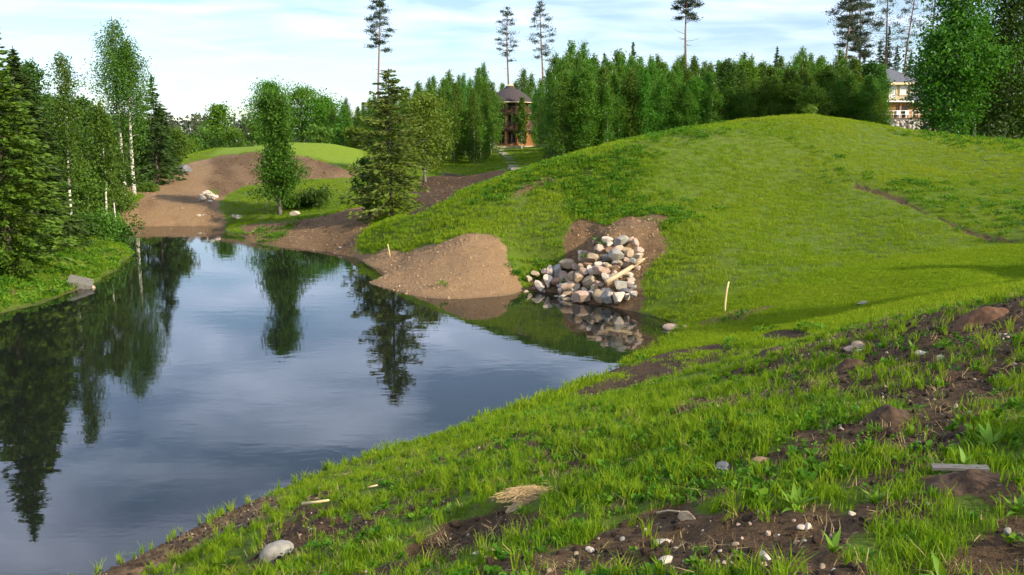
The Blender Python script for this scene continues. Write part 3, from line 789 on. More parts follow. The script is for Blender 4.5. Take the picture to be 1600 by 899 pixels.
T_leafy('alder_tree', 'leafy tree deep in the left wood under the slender birch crown', 45, 230, 47, 1.9, 116, base=0.05, leafm=L_ALDER, bark=B_BROWN, nb=34, nleaf=5000, lsize=0.18, prof='round')
for i, (u, v, d, R, lb) in enumerate([(40,95,60,2.6,'tall leafy alder showing above the dark spruces at the left'), (105,165,66,2.6,'leafy alder behind the slender birch'), (135,178,72,2.8,'leafy alder behind the small pale birch'),
      (-30,120,44,2.6,'leafy alder cut off by the left edge behind the bright spruce'), (190,185,80,2.6,'leafy alder behind the white twin trunks'), (75,150,70,2.8,'pale green alder at the back of the left wood')]):
    T_leafy('alder_tree', lb, u, v, d, R, 180+i, base=0.04, leafm=(L_ALDER, L_BIRCH)[i % 2], bark=B_BROWN, nb=60, nleaf=11000, lsize=0.19, prof='column')
for i, (u, v, lean_) in enumerate([(60,205,0.01),(112,215,-0.02),(128,230,0.02),(172,225,0.0),(78,240,0.015)]):
    loc, H = foot(u, v, 48.5 + 2.0*i)
    plant_tree('birch_sapling', grow_leafy('birch_sapling', 140+i, H, 0.8, 0.45, L_BIRCH, B_BIRCH, nb=18, nleaf=1300, lsize=0.16, hang=0.15, tr=0.045, lean=(lean_, 0)), loc,
               'thin pale sapling stem inside the shady left wood', 'tree', 'thin saplings in the left wood')
for i, (u, v, d, R, lb) in enumerate([
    (18,345,39,1.5,'dense low bush at the left edge above the shore grass'), (62,362,42.5,1.3,'dark bush beside the concrete block on the left bank'),
    (112,345,45.5,1.5,'leafy bush above the concrete slab on the left shore'), (150,338,49,1.5,'bush at the foot of the small pale birch'),
    (178,352,52,1.2,'bush on the tip of the left bank by the water'), (176,300,60,1.6,'tall bush just left of the twin birch foot'),
    (172,318,66,1.4,'bush behind the tip of the left bank'), (228,292,76,0.9,'small bush right of the twin birch foot')]):
    T_leafy('leafy_bush', lb, u, v, d, R, 160+i, base=0.02, leafm=L_SHRUB if i % 2 else L_ALDER, bark=B_BROWN, nb=30, nleaf=3000, lsize=0.17, prof='round', stems=3, tr=0.03, cat='bush', group='bushes along the left bank', elev=35)

# ---- trees on the far bank of the pond
T_leafy('oak_tree', 'narrow leafy tree standing alone on the far bank of the pond', 429, 140, 64, 2.05, 201, base=0.08, leafm=L_DEEP, bark=B_GREY, nb=76, nleaf=19000, lsize=0.17, prof='column', tr=0.15, clump=0.2, gap=0.1, lean=(-0.004, 0), wob=0.5)
T_spruce('spruce_tree', 'lone pointed spruce with brownish green boughs at the foot of the hill', 607, 106, 54, 2.6, 202, L_SPRUCE_M, dens=60, per=13, lsize=0.23, base=0.04, ragged=0.50, power=0.50, bark=B_BROWN)
T_leafy('leafy_bush', 'dark green bush at the left foot of the lone spruce', 577, 248, 57, 1.25, 203, base=0.03, leafm=L_ALDER, bark=B_BROWN, nb=34, nleaf=4200, lsize=0.18, prof='round', stems=3, tr=0.04, cat='bush')
T_leafy('leafy_bush', 'low dark bush right of the lone leafy tree', 492, 302, 65, 1.5, 204, base=0.03, leafm=L_ALDER, bark=B_BROWN, nb=26, nleaf=2400, lsize=0.18, prof='round', stems=3, tr=0.03, cat='bush', elev=25)
T_leafy('leafy_bush', 'low bush just behind the trunk of the lone leafy tree', 462, 312, 66, 1.3, 205, base=0.03, leafm=L_SHRUB, bark=B_BROWN, nb=26, nleaf=2200, lsize=0.18, prof='round', stems=3, tr=0.03, cat='bush', elev=25)
T_leafy('willow_tree', 'yellow green willow close behind the lone spruce', 662, 150, 78, 2.9, 206, base=0.12, leafm=L_WILLOW, bark=B_GREY, nb=46, nleaf=6200, lsize=0.24, prof='round', hang=0.2, tr=0.13, gap=0.1)

# ---- behind the lawn mound
T_leafy('round_tree', 'small rounded tree standing apart left of the lawn mound', 341, 165, 135, 3.0, 211, base=0.12, leafm=L_MAPLE, bark=B_BROWN, nb=40, nleaf=3600, lsize=0.36, prof='round')
T_leafy('maple_tree', 'tallest broad maple behind the lawn mound', 421, 131, 122, 4.2, 212, base=0.10, leafm=L_MAPLE, bark=B_BROWN, nb=60, nleaf=8500, lsize=0.28, prof='round')
T_leafy('maple_tree', 'broad maple right of the tallest maple behind the mound', 470, 141, 126, 4.6, 213, base=0.10, leafm=L_MAPLE, bark=B_BROWN, nb=60, nleaf=8500, lsize=0.28, prof='round')
T_leafy('maple_tree', 'rightmost broad maple behind the lawn mound', 508, 156, 124, 3.8, 214, base=0.10, leafm=L_MAPLE, bark=B_BROWN, nb=56, nleaf=7500, lsize=0.28, prof='round')
for i, (u, v, d, R) in enumerate([(318,198,128,2.2),(366,200,132,2.2),(300,208,140,2.4),(392,192,120,2.2),(285,214,120,2.0),(535,196,112,2.0),(498,196,110,2.0),(558,200,108,2.0)]):
    T_leafy('leafy_bush', 'low green bush in the row behind the lawn mound', u, v, d, R, 220+i, base=0.03, leafm=(L_SHRUB, L_WILLOW)[i % 3 == 1], bark=B_BROWN, nb=24, nleaf=1500, lsize=0.32, prof='round', stems=3, tr=0.05, cat='bush', group='bushes behind the mound', elev=30)

# ---- birch belts: a handful of shapes, many individuals
belt = []
for s in range(7):
    belt.append((grow_leafy('belt_birch', 300+s, 10.0, 1.95 + 0.15*(s % 3), 0.04 + 0.03*(s % 3), L_BELT, B_BIRCH if s % 2 else B_GREY, nb=64, nleaf=9000, lsize=0.17,
                prof='belt', hang=0.4, tr=0.075, clump=0.15, gap=0.08), 10.0))
rb = np.random.default_rng(77)
def belt_tree(u, v, d, label, group, k=None, wide=1.0):
    loc, H = foot(u, v, d); m, h0 = belt[int(rb.integers(len(belt))) if k is None else k]
    s = H/h0; w = wide * rb.uniform(0.72, 1.2) * min(1.25, s ** 0.5)
    return plant_tree('birch_tree', m, loc, label, 'tree', group, rb.uniform(0, 6.28), (w, w, s))
def LAB_L(u):
    return 'slender young birch of the left belt ' + ('behind the rightmost maple beyond the mound' if u < 572 else 'showing behind the lone pointed spruce' if u < 632 else 'behind the yellow green willow' if u < 690
            else 'behind the small broadleaf tree on the lawn' if u < 738 else 'at its end next to the round timber house')
for (u, v, d) in [(577,150,116),(592,158,104),(612,140,118),(628,132,112),(646,140,100),(655,126,120),(672,122,112),(686,136,98),(700,108,118),(712,128,104),(724,114,114),
                  (738,132,100),(746,104,120),(757,120,110),(760,98,122),(782,125,168),(520,168,118),(545,152,122),(560,162,112),(620,165,96),(672,160,94),(706,160,100)]:
    belt_tree(u + rb.uniform(-3, 3), v + rb.uniform(-4, 4), d, LAB_L(u), 'birches left of the round timber house')
for (u, v, d) in [(584,148,108),(604,150,98),(636,136,106),(664,138,104),(680,118,116),(694,122,106),(717,112,122),(734,118,108),(752,112,116),(566,156,118),(534,160,116),(765,128,118)]:
    belt_tree(u + rb.uniform(-3, 3), v + rb.uniform(-4, 4), d, LAB_L(u), 'birches left of the round timber house')
LAB_M = 'young birch growing close beside the round timber house'
for (u, v, d) in [(818,104,160),(832,112,150),(846,120,128),(838,135,132),(812,148,150),(775,140,150),(858,104,132),(806,125,165),(852,150,118),(866,132,118)]:
    belt_tree(u, v, d, LAB_M, 'birches beside the round timber house')
def lab_r(u, row):
    where = ('near the brown soil heap' if u < 950 else 'left of the lone tall pine' if u < 1050 else 'around the foot of the lone tall pine' if u < 1110
             else 'right of the lone tall pine' if u < 1220 else 'above the top of the hill' if u < 1310 else 'beside the stone-based house')
    return ('back-row' if row else 'front-row') + ' young birch of the belt ' + where
u = 868
while u < 1388:
    top = 98 - 22*math.exp(-((u-900)/45)**2) - 12*math.exp(-((u-1000)/40)**2) - 10*math.exp(-((u-1260)/70)**2)
    belt_tree(u + rb.uniform(-6, 6), top + rb.uniform(-20, 16), rb.uniform(90, 106), lab_r(u, 1), 'birches behind the hill')
    belt_tree(u + rb.uniform(-6, 6), top + 8 + rb.uniform(-12, 16), rb.uniform(78, 88), lab_r(u, 0), 'birches behind the hill')
    belt_tree(u + rb.uniform(-6, 6), top + 20 + rb.uniform(-8, 26), rb.uniform(75, 79), lab_r(u, 0), 'birches behind the hill')
    u += rb.uniform(8.5, 12.5)
for (u, v, d) in [(955,92,84),(968,84,92),(948,100,79),(1032,92,88),(1112,96,86),(1192,92,86),(1322,88,84),(1000,84,94)]:
    belt_tree(u, v, d, lab_r(u, d > 90), 'birches behind the hill', wide=1.15)
mixm = [(grow_leafy('belt_alder', 340+s, 9.0, 1.9, 0.05, (L_ALDER, L_MAPLE, L_BIRCH)[s], B_BROWN, nb=50, nleaf=8000, lsize=0.19, prof=('round', 'column', 'birch')[s], tr=0.08, gap=0.1), 9.0) for s in range(3)]
for i, u in enumerate([884, 926, 962, 1012, 1046, 1096, 1136, 1168, 1206, 1238, 1296, 1338, 1364]):
    loc, H = foot(u, rb.uniform(88, 130), rb.uniform(76, 90)); m, h0 = mixm[i % 3]; s = H/h0
    plant_tree('alder_tree', m, loc, ('dark rounded', 'bright green full-crowned', 'loose pale-leaved')[i % 3] + ' broadleaf tree mixed into the birch belt behind the hill', 'tree', 'broadleaf trees mixed into the belt', rb.uniform(0, 6.28), (rb.uniform(0.9, 1.3), rb.uniform(0.9, 1.3), s))
T_leafy('maple_tree', 'rounded young maple in front of the birch belt near the brown earth heap', 902, 160, 88, 2.3, 240, base=0.14, leafm=L_MAPLE, bark=B_GREY, nb=40, nleaf=4200, lsize=0.25, prof='round')
T_leafy('maple_tree', 'small broadleaf tree on the lawn left of the house path', 733, 172, 104, 2.1, 241, base=0.2, leafm=L_MAPLE, bark=B_GREY, nb=36, nleaf=3200, lsize=0.28, prof='round')
T_leafy('birch_tree', 'thin birch with pale stem right in front of the round timber house', 771, 160, 126, 1.9, 242, base=0.25, leafm=L_BIRCH, bark=B_BIRCH, nb=36, nleaf=3600, lsize=0.26, hang=0.3, tr=0.10)
T_leafy('birch_tree', 'thin birch overlapping the right side of the round timber house', 815, 150, 128, 1.6, 243, base=0.15, leafm=L_BIRCH, bark=B_BIRCH, nb=36, nleaf=3200, lsize=0.26, hang=0.3, tr=0.10)
T_leafy('willow_tree', 'light yellow green tree low in the belt above the hill top', 1272, 140, 74, 1.9, 244, base=0.1, leafm=L_WILLOW, bark=B_GREY, nb=34, nleaf=3000, lsize=0.22, prof='round')
T_leafy('leafy_bush', 'pale green little shrub on the very top of the hill', 1269, 163, 62, 0.8, 245, base=0.03, leafm=L_WILLOW, bark=B_BROWN, nb=20, nleaf=1200, lsize=0.14, prof='round', stems=3, tr=0.02, cat='bush')
for (u, v, d, R, lb) in [(990,64,112,2.0,'dark spruce tip rising out of the birch belt'), (944,82,112,1.7,'small dark spruce tip left of the tallest one in the belt'),
                         (1215,72,110,1.6,'dark spruce tip above the right part of the birch belt')]:
    T_spruce('spruce_tree', lb, u, v, d, R, int(u), L_SPRUCE, dens=12, lsize=0.40, base=0.2, ragged=0.3)

# ---- tall pines
def T_pine(label, u, v, d, cb, R, seed, **kw):
    loc, H = foot(u, v, d)
    return plant_tree('pine_tree', grow_pine('pine_tree', seed, H, cb, R, **kw), loc, label, 'tree', 'tall pines above the tree belts')
T_pine('tall bare-stemmed pine above the lone spruce, leftmost of the pines', 588, -6, 150, 0.66, 2.3, 401, lean=(0.004, 0), clumps=24)
T_pine('narrow tall pine rising behind the round timber house roof', 794, 10, 152, 0.63, 1.9, 402, clumps=26, lean=(0.012, 0), per=60)
T_pine('tall pine right beside the narrow one above the round timber house', 848, 2, 150, 0.60, 2.4, 403, clumps=28, lean=(0.006, 0), per=65)
T_pine('lone tall pine with bare stem above the middle of the birch belt', 1077, -12, 118, 0.83, 2.3, 404, clumps=15, dead=9, lean=(0.0, 0), tr=0.22)
T_pine('reddish tall pine, leftmost of the cluster above the stone-based house', 1326, -30, 118, 0.58, 2.3, 405, clumps=30)
T_pine('dense brownish pine second in the cluster above the stone-based house', 1350, -25, 122, 0.52, 2.3, 406, clumps=34)
T_pine('thin pine in the middle of the cluster above the stone-based house', 1392, -35, 142, 0.50, 2.3, 407, clumps=30, per=50)
T_pine('thin pine on the right of the cluster above the stone-based house', 1425, -30, 140, 0.55, 2.2, 408, clumps=26, per=45)
T_pine('pine partly hidden by the big leafy tree at the right', 1466, -40, 145, 0.5, 2.4, 409, clumps=26, per=50)
for (u, v, d, R, lb) in [(1376,62,146,2.6,'dark spruce directly behind the roof of the stone-based house'), (1402,70,150,2.8,'dark spruce behind the right end of that roof'),
                         (1424,80,152,2.8,'dark spruce between the roof and the big leafy tree'), (1352,84,140,2.6,'dark spruce left of the stone-based house roof'), (1390,40,158,2.4,'taller dark spruce in the back of the pine cluster')]:
    T_spruce('spruce_tree', lb, u, v, d, R, int(u)+7, L_SPRUCE, dens=14, lsize=0.42, base=0.05, ragged=0.25)

# ---- big trees at the right
T_leafy('maple_tree', 'big bright green broadleaf tree at the right, nearest the house', 1503, -50, 66, 3.9, 501, base=0.03, leafm=L_DEEP, bark=B_GREY, nb=110, nleaf=21000, lsize=0.25, prof='column', tr=0.16, clump=0.15)
T_leafy('alder_tree', 'big dark leafy tree cut off by the right edge of the photo', 1592, -70, 68, 4.7, 502, base=0.03, leafm=L_ALDER, bark=B_GREY, nb=110, nleaf=21000, lsize=0.25, prof='column', tr=0.18, clump=0.15)
T_leafy('birch_tree', 'pale-stemmed birch squeezed between the two big trees at right', 1538, 20, 67.5, 1.8, 503, base=0.25, leafm=L_BIRCH, bark=B_BIRCH, nb=50, nleaf=5200, lsize=0.2, hang=0.3, tr=0.11)
T_leafy('alder_tree', 'lower leafy tree at the left foot of the big bright tree', 1470, 50, 69, 2.1, 504, base=0.03, leafm=L_DEEP, bark=B_BROWN, nb=56, nleaf=9000, lsize=0.22, prof='round')
T_leafy('alder_tree', 'dark lower tree behind the big trees at the right', 1560, 60, 75, 3.4, 505, base=0.02, leafm=L_ALDER, bark=B_BROWN, nb=70, nleaf=12000, lsize=0.26, prof='round')
T_leafy('alder_tree', 'dark tree low behind the foot of the big bright tree at right', 1510, 110, 80, 3.0, 506, base=0.02, leafm=L_ALDER, bark=B_BROWN, nb=60, nleaf=9000, lsize=0.26, prof='round')
T_leafy('leafy_bush', 'dark bush at the right edge on the grass shoulder', 1600, 160, 70, 2.4, 507, base=0.02, leafm=L_ALDER, bark=B_BROWN, nb=40, nleaf=6000, lsize=0.24, prof='round', stems=3, tr=0.05, cat='bush')
# standing outside the frame, on the sunny side: shade of the first four reaches the swale
for i, (x, y, H, R) in enumerate([(31,8,13,2.6),(34,13,11.5,2.4),(40,3,15,3.0),(36,19,10,2.2),(10.6,0.4,4.1,1.3),(12.2,1.6,4.3,1.3)]):  # last two are added, unseen and small, to shade the lower right bank
    plant_tree('birch_tree', grow_leafy('shade_birch', 520+i, H, R, 0.2, L_BIRCH, B_BIRCH, nb=44, nleaf=3000, lsize=0.3, hang=0.3, tr=0.13), (x, y, gz(x, y)-0.05),
               'unseen birch beyond the right edge, shading ground in view', 'tree', 'birches right of the swale')
# distant woodland beyond the sandy slope: one mass
r = np.random.default_rng(9); fc = []; fd = []; mbf = MB()
for k in range(240):
    x = r.uniform(-175, -30); y = r.uniform(290, 340); H = r.uniform(7, 11.5); z0 = 4.2
    m = 60; q = r.uniform(0.1, 1, m); w = 2.6*(1-q)**0.6 + 0.3
    fc.append(np.stack([x + r.normal(size=m)*w*0.6, y + r.normal(size=m)*w*0.6, z0 + q*H], 1)); fd.append(r.normal(size=(m, 3)))
fc = np.concatenate(fc); fd = np.concatenate(fd)
v, f = cards(fc, fd, r.uniform(1.0, 1.9, len(fc)), 0.6, r)
tag(link('distant_forest', mesh_np('distant_forest', v, f, [L_FAR])), 'grey green distant forest line left of the rounded tree', 'forest', kind='stuff')
# ------------------------------------------------------------------ houses
M_TIMBER = simple_mat('orange_timber', (0.28,0.115,0.036,1), (0.42,0.195,0.065,1), 5, 0.6, 0.3, (0.6,0.6,6))
M_DTIMBER = simple_mat('dark_timber', (0.085,0.045,0.028,1), (0.15,0.085,0.05,1), 5, 0.7, 0.3, (0.6,0.6,6))
M_SHINGLE = simple_mat('dark_shingle', (0.034,0.026,0.026,1), (0.075,0.058,0.056,1), 5, 0.85, 0.6, (3,3,7))
M_SLATE = simple_mat('slate_roof', (0.085,0.085,0.10,1), (0.14,0.14,0.16,1), 6, 0.7, 0.4, (2,2,7))
M_RENDER = simple_mat('cream_render', (0.33,0.26,0.165,1), (0.43,0.35,0.235,1), 2, 0.9, 0.2)
M_WHITE = simple_mat('white_paint', (0.72,0.70,0.66,1), (0.82,0.80,0.77,1), 4, 0.6, 0.1)
M_FASCIA = simple_mat('cream_fascia', (0.62,0.46,0.24,1), (0.74,0.58,0.34,1), 4, 0.6, 0.2)
M_CONC = simple_mat('weathered_concrete', (0.095,0.085,0.068,1), (0.18,0.165,0.135,1), 3, 0.92, 0.5)
def glass_mat():
    m, nt, out = new_mat('dark_window_glass'); N = NT(nt)
    p = N.n('ShaderNodeBsdfPrincipled'); N.set(p, Base_Color=(0.012,0.013,0.014,1), Roughness=0.06)
    nt.links.new(p.outputs[0], out.inputs[0]); return m
M_GLASS = glass_mat()
M_CURTAIN = simple_mat('white_curtain', (0.50,0.49,0.45,1), (0.70,0.69,0.66,1), 3, 0.9, 0.3, (8,8,0.5))

def ngon(cx, cy, r, n=10, ph=0.0, sy=1.0):
    return [(cx + r*math.cos(ph + k*2*math.pi/n), cy + sy*r*math.sin(ph + k*2*math.pi/n)) for k in range(n)]

# round timber house
hx, hy = at(797, 228, 140)[0], 140
hz = 5.0
A_ = thing('round_timber_house', 'three-storey round timber house with dark domed shingle roof among birches', 'house', (hx, hy, hz)); A_.scale = (1.18, 1.18, 1.0)
NS = 10
def ring_storey(z0, z1, R):
    core = MB(); core.prism(ngon(0, 0, R-0.35, NS, 0.1), z0+0.02, z1-0.02); core.build('wall', M_TIMBER, A_)
    pts = ngon(0, 0, R, NS, 0.1)
    for k in range(NS):
        p = pts[k]
        if p[1] > 1.2: continue
        MB().box(p[0]-0.13, p[0]+0.13, p[1]-0.13, p[1]+0.13, z0, z1).build('post', M_TIMBER, A_)
        q = pts[(k+1) % NS]
        if q[1] > 1.2: continue
        s = (R-0.30)/R; a0 = Vector((p[0], p[1], 0))*s; a1 = Vector((q[0], q[1], 0))*s
        d = a1 - a0; n = Vector((d.y, -d.x, 0)).normalized()
        f0, f1 = a0 + d*0.16, a0 + d*0.84
        win = MB()
        zb, zt = z0 + 0.35, z1 - 0.25
        for (fa, fb, za, zc) in ((f0, f0+d*0.05, zb, zt), (f1-d*0.05, f1, zb, zt), (f0+d*0.05, f1-d*0.05, zb, zb+0.08), (f0+d*0.05, f1-d*0.05, zt-0.08, zt), ((f0+f1)/2-d*0.02, (f0+f1)/2+d*0.02, zb+0.08, zt-0.08)):
            o = n*0.09
            win.add([(fa.x,fa.y,za),(fb.x,fb.y,za),(fb.x,fb.y,zc),(fa.x,fa.y,zc),(fa.x+o.x,fa.y+o.y,za),(fb.x+o.x,fb.y+o.y,za),(fb.x+o.x,fb.y+o.y,zc),(fa.x+o.x,fa.y+o.y,zc)],
                    [(3,2,1,0),(4,5,6,7),(0,1,5,4),(1,2,6,5),(2,3,7,6),(3,0,4,7)])
        w = win.build('window', M_DTIMBER, A_)
        g = MB(); o = n*0.05
        g.add([(f0.x+o.x,f0.y+o.y,zb),(f1.x+o.x,f1.y+o.y,zb),(f1.x+o.x,f1.y+o.y,zt),(f0.x+o.x,f0.y+o.y,zt)], [(0,1,2,3)]); g.build('pane', M_GLASS, w)
def ring_balcony(z, R):
    s = MB(); s.prism(ngon(0, 0, R, 20), z, z+0.22); bal = s.build('balcony', M_DTIMBER, A_)
    m = MB(); n = 40
    for k in range(n):
        a = -math.pi + k*math.pi/n
        x, y = (R-0.1)*math.cos(a), (R-0.1)*math.sin(a)
        m.box(x-0.035, x+0.035, y-0.035, y+0.035, z+0.22, z+1.02)
    m.build('balusters', M_DTIMBER, bal)
    t = MB(); t.tube([((R-0.1)*math.cos(-math.pi+k*math.pi/20), (R-0.1)*math.sin(-math.pi+k*math.pi/20), z+1.06) for k in range(21)], [0.06]*21, 6); t.build('handrail', M_DTIMBER, bal)
te = MB(); te.prism(ngon(-0.7, -1.6, 3.7, 24, sy=0.8), -0.6, 0.42); terr = te.build('terrace', M_RENDER, A_)
ring_storey(0.42, 2.75, 2.6); ring_balcony(2.75, 3.0); ring_storey(2.97, 5.2, 2.4); ring_balcony(5.2, 2.8); ring_storey(5.42, 7.05, 2.25)
rf = MB(); prof_ = [(3.15,6.85),(3.0,7.15),(2.5,7.75),(1.9,8.35),(1.25,8.85),(0.7,9.12),(0.55,9.5)]
n = 24; vv = []; ff = []
for (rr, z) in prof_: vv += [(x, y, z) for x, y in ngon(0, 0, rr, n)]
for i in range(len(prof_)-1):
    for k in range(n): ff.append((i*n+k, i*n+(k+1) % n, (i+1)*n+(k+1) % n, (i+1)*n+k))
ff.append(tuple(range(n-1, -1, -1))); ff.append(tuple(range((len(prof_)-1)*n, len(prof_)*n)))
rf.add(vv, ff); roof = rf.build('roof', M_SHINGLE, A_)
MB().box(-0.25, 0.45, 0.1, 0.7, 9.52, 9.75).build('chimney_cap', M_FASCIA, roof)
tr_ = MB(); tr_.tube([(3.2*math.cos(a), 3.2*math.sin(a), 6.92) for a in np.linspace(-math.pi, 0, 25)], [0.07]*25, 5); tr_.build('eave_trim', M_FASCIA, roof)
wg = MB(); wg.box(1.9, 5.2, -0.6, 5.0, -0.3, 2.5); wing = wg.build('wing_wall', M_RENDER, A_)
wr = MB(); wr.add([(1.6,-0.95,2.42),(5.6,-0.95,2.42),(5.6,5.4,2.42),(1.6,5.4,2.42),(2.6,2.2,4.3),(4.8,2.2,4.3)], [(0,1,5,4),(1,2,5),(2,3,4,5),(3,0,4),(3,2,1,0)]); wr.build('wing_roof', M_SHINGLE, A_)
wl_ = MB(); wl_.box(-4.6, -2.4, 0.2, 5.0, -0.3, 5.4); wl_.build('side_wall', M_TIMBER, A_)
ar = MB(); prev = [(-3.5 + 1.6*math.cos(a), 0.1, 5.4 + 1.35*math.sin(a)) for a in np.linspace(0, math.pi, 13)]
vv = [(p[0], -0.2, p[2]) for p in prev] + [(p[0], 5.0, p[2]) for p in prev]
ar.add(vv, [(i, i+1, 14+i, 13+i) for i in range(12)] + [tuple(range(12, -1, -1))]); ar.build('arched_dormer', M_SHINGLE, A_)
tr2 = MB(); tr2.tube([(p[0], -0.25, p[2]+0.02) for p in prev], [0.09]*13, 5); tr2.build('arch_trim', M_FASCIA, A_)
MB().box(2.4, 3.3, -0.66, -0.61, 0.3, 2.2).build('door', M_TIMBER, A_)

# stone-based house
bx_, by_ = at(1388, 200, 130)[0], 130
bz = 7.45
B_ = thing('stone_based_house', 'two-storey timber house with slate roof on a fieldstone base', 'house', (bx_, by_, bz))
MB().box(-4.6, 6.2, -3.6, 5.0, -0.8, 1.72).build('stone_base', M_CONC, B_)
r = np.random.default_rng(5); sb = []; sf = []
M_FIELD = simple_mat('fieldstone', (0.30,0.24,0.20,1), (0.55,0.48,0.42,1), 1.2, 0.9, 0.5)
ico = bmesh.new(); bmesh.ops.create_icosphere(ico, subdivisions=1, radius=1)
iv = np.array([v.co[:] for v in ico.verts]); if_ = np.array([[v.index for v in f.verts] for f in ico.faces]); ico.free()
off = 0
for k in range(190):
    s = r.uniform(0.16, 0.34); c = np.array([r.uniform(-4.6, 6.2), -3.62, r.uniform(-0.6, 1.6)])
    if k % 5 == 0: c = np.array([6.2, r.uniform(-3.5, 1), r.uniform(-0.6, 1.6)])
    sb.append(iv*s*r.uniform(0.7, 1.2, 3)*np.array([1.1, 0.6, 0.9]) + c); sf.append(if_ + off); off += len(iv)
tag(link('stone_facing', mesh_np('stone_facing', np.concatenate(sb), np.concatenate(sf), [M_FIELD], True), B_), kind='stuff')
MB().box(-4.4, 5.9, -2.4, 4.8, 1.72, 4.05).build('lower_wall', M_TIMBER, B_)
MB().box(-4.6, 6.15, -3.6, -2.42, 1.74, 1.86).build('deck', M_DTIMBER, B_)
for x in (-4.2, -2.0, 0.45, 2.75, 3.15, 5.5): MB().box(x-0.12, x+0.12, -2.6, -2.42, 1.88, 4.0).build('post', M_TIMBER, B_)
for (x0, x1, z0, z1) in ((-0.05,1.55,2.1,3.55),(3.3,4.2,2.5,3.5),(-3.4,-2.2,2.3,3.5)):
    w = MB(); 
    for b in ((x0,x0+0.09,z0,z1),(x1-0.09,x1,z0,z1),(x0+0.09,x1-0.09,z0,z0+0.09),(x0+0.09,x1-0.09,z1-0.09,z1)): w.box(b[0], b[1], -2.50, -2.405, b[2], b[3])
    wo = w.build('window', M_DTIMBER, B_)
    MB().box(x0+0.05, x1-0.05, -2.45, -2.41, z0+0.05, z1-0.05).build('pane', M_GLASS, wo)
MB().box(-3.6, 3.3, -1.6, 4.2, 4.27, 6.75).build('upper_wall', M_RENDER, B_)
for i, (x0, x1) in enumerate(((-3.2,-2.3),(-2.1,-1.2),(-0.95,0.1),(0.55,1.65),(2.0,3.0))):
    w = MB(); z0, z1 = (4.5, 6.55) if i in (2,) else (5.05, 6.5)
    for b in ((x0,x0+0.08,z0,z1),(x1-0.08,x1,z0,z1),(x0+0.08,x1-0.08,z0,z0+0.08),(x0+0.08,x1-0.08,z1-0.08,z1)): w.box(b[0], b[1], -1.72, -1.605, b[2], b[3])
    wo = w.build('window', M_FASCIA, B_)
    MB().box(x0+0.05, x1-0.05, -1.65, -1.61, z0+0.05, z1-0.05).build('curtain', M_CURTAIN, wo)
MB().box(-4.6, 2.0, -3.2, -1.62, 4.07, 4.25).build('balcony_slab', M_WHITE, B_)
lr = MB(); lr.add([(1.9,-3.0,4.02),(6.5,-3.0,4.02),(6.5,0.0,4.02),(1.9,-1.63,4.02),(1.9,-1.63,5.35),(5.2,-1.63,5.35),(5.2,0.0,5.0)], [(0,1,5,4),(1,2,6,5),(0,4,3),(3,2,1,0)])
lr.build('porch_roof', M_SLATE, B_)
MB().box(1.9, 6.52, -3.08, -3.01, 3.72, 4.06).build('porch_fascia', M_FASCIA, B_)
hr = MB(); hr.add([(-4.3,-2.3,6.78),(4.0,-2.3,6.78),(4.0,4.9,6.78),(-4.3,4.9,6.78),(-0.9,1.3,8.95),(0.3,1.3,8.95)], [(0,1,5,4),(1,2,5),(2,3,4,5),(3,0,4),(3,2,1,0)])
hroof = hr.build('roof', M_SLATE, B_)
MB().box(-4.3, 4.02, -2.38, -2.31, 6.5, 6.80).build('fascia', M_FASCIA, hroof)
rl = MB()
for x in np.arange(-4.5, 6.2, 0.9): rl.box(x-0.03, x+0.03, -3.56, -3.5, 1.86, 2.82)
rl.box(-4.55, 6.15, -3.57, -3.49, 2.82, 2.9); rl.box(-4.55, 6.15, -3.55, -3.51, 2.35, 2.40); rl.build('railing', M_WHITE, B_)
def deck_chair(x, label):
    c = thing('deck_chair', label, 'chair', (bx_ + x, by_ - 3.0, bz + 1.86), 0, 'white chairs on the house deck')
    MB().box(-0.26, 0.26, -0.24, 0.24, 0.42, 0.48).build('seat', M_WHITE, c)
    MB().box(-0.26, 0.26, 0.24, 0.30, 0.44, 1.0).build('backrest', M_WHITE, c)
    for a in (-0.22, 0.22):
        for b in (-0.2, 0.2): MB().box(a-0.025, a+0.025, b-0.025, b+0.025, 0, 0.42).build('leg', M_WHITE, c)
deck_chair(0.15, 'left of the two white chairs behind the deck railing'); deck_chair(1.35, 'right of the two white chairs behind the deck railing')
p = at(1446, 208, 122); z0 = gz(p[0], 122)
gr_ = thing('kettle_grill', 'black round grill on pale legs in front of the stone-based house', 'grill', (p[0], 122, z0))
M_BLACK = simple_mat('black_enamel', (0.012,0.012,0.014,1), (0.03,0.03,0.032,1), 5, 0.4, 0.1)
sp_ = MB(); vv = []; ff = []; rings = [(0.05,0.42),(0.34,0.5),(0.48,0.72),(0.5,0.9),(0.46,1.12),(0.3,1.32),(0.06,1.42)]
for (rr, z) in rings: vv += [(x, y, z) for x, y in ngon(0, 0, rr, 14)]
for i in range(len(rings)-1):
    for k in range(14): ff.append((i*14+k, i*14+(k+1) % 14, (i+1)*14+(k+1) % 14, (i+1)*14+k))
ff += [tuple(range(13, -1, -1)), tuple(range(6*14, 7*14))]
sp_.add(vv, ff).build('bowl', M_BLACK, gr_, True)
for k in range(3):
    a = k*2.1+0.4; MB().tube([(0.3*math.cos(a), 0.3*math.sin(a), 0.55), (0.48*math.cos(a), 0.48*math.sin(a), -0.05)], [0.035, 0.035], 6).build('leg', M_WHITE, gr_)
MB().tube([(-0.12, 0, 1.42), (-0.12, 0, 1.5), (0.12, 0, 1.5), (0.12, 0, 1.42)], [0.02]*4, 5).build('handle', M_BLACK, gr_)
p = at(1427, 208, 124); z0 = gz(p[0], 124)
lp = thing('garden_post', 'slim pale post in front of the fieldstone base', 'post', (p[0], 124, z0))
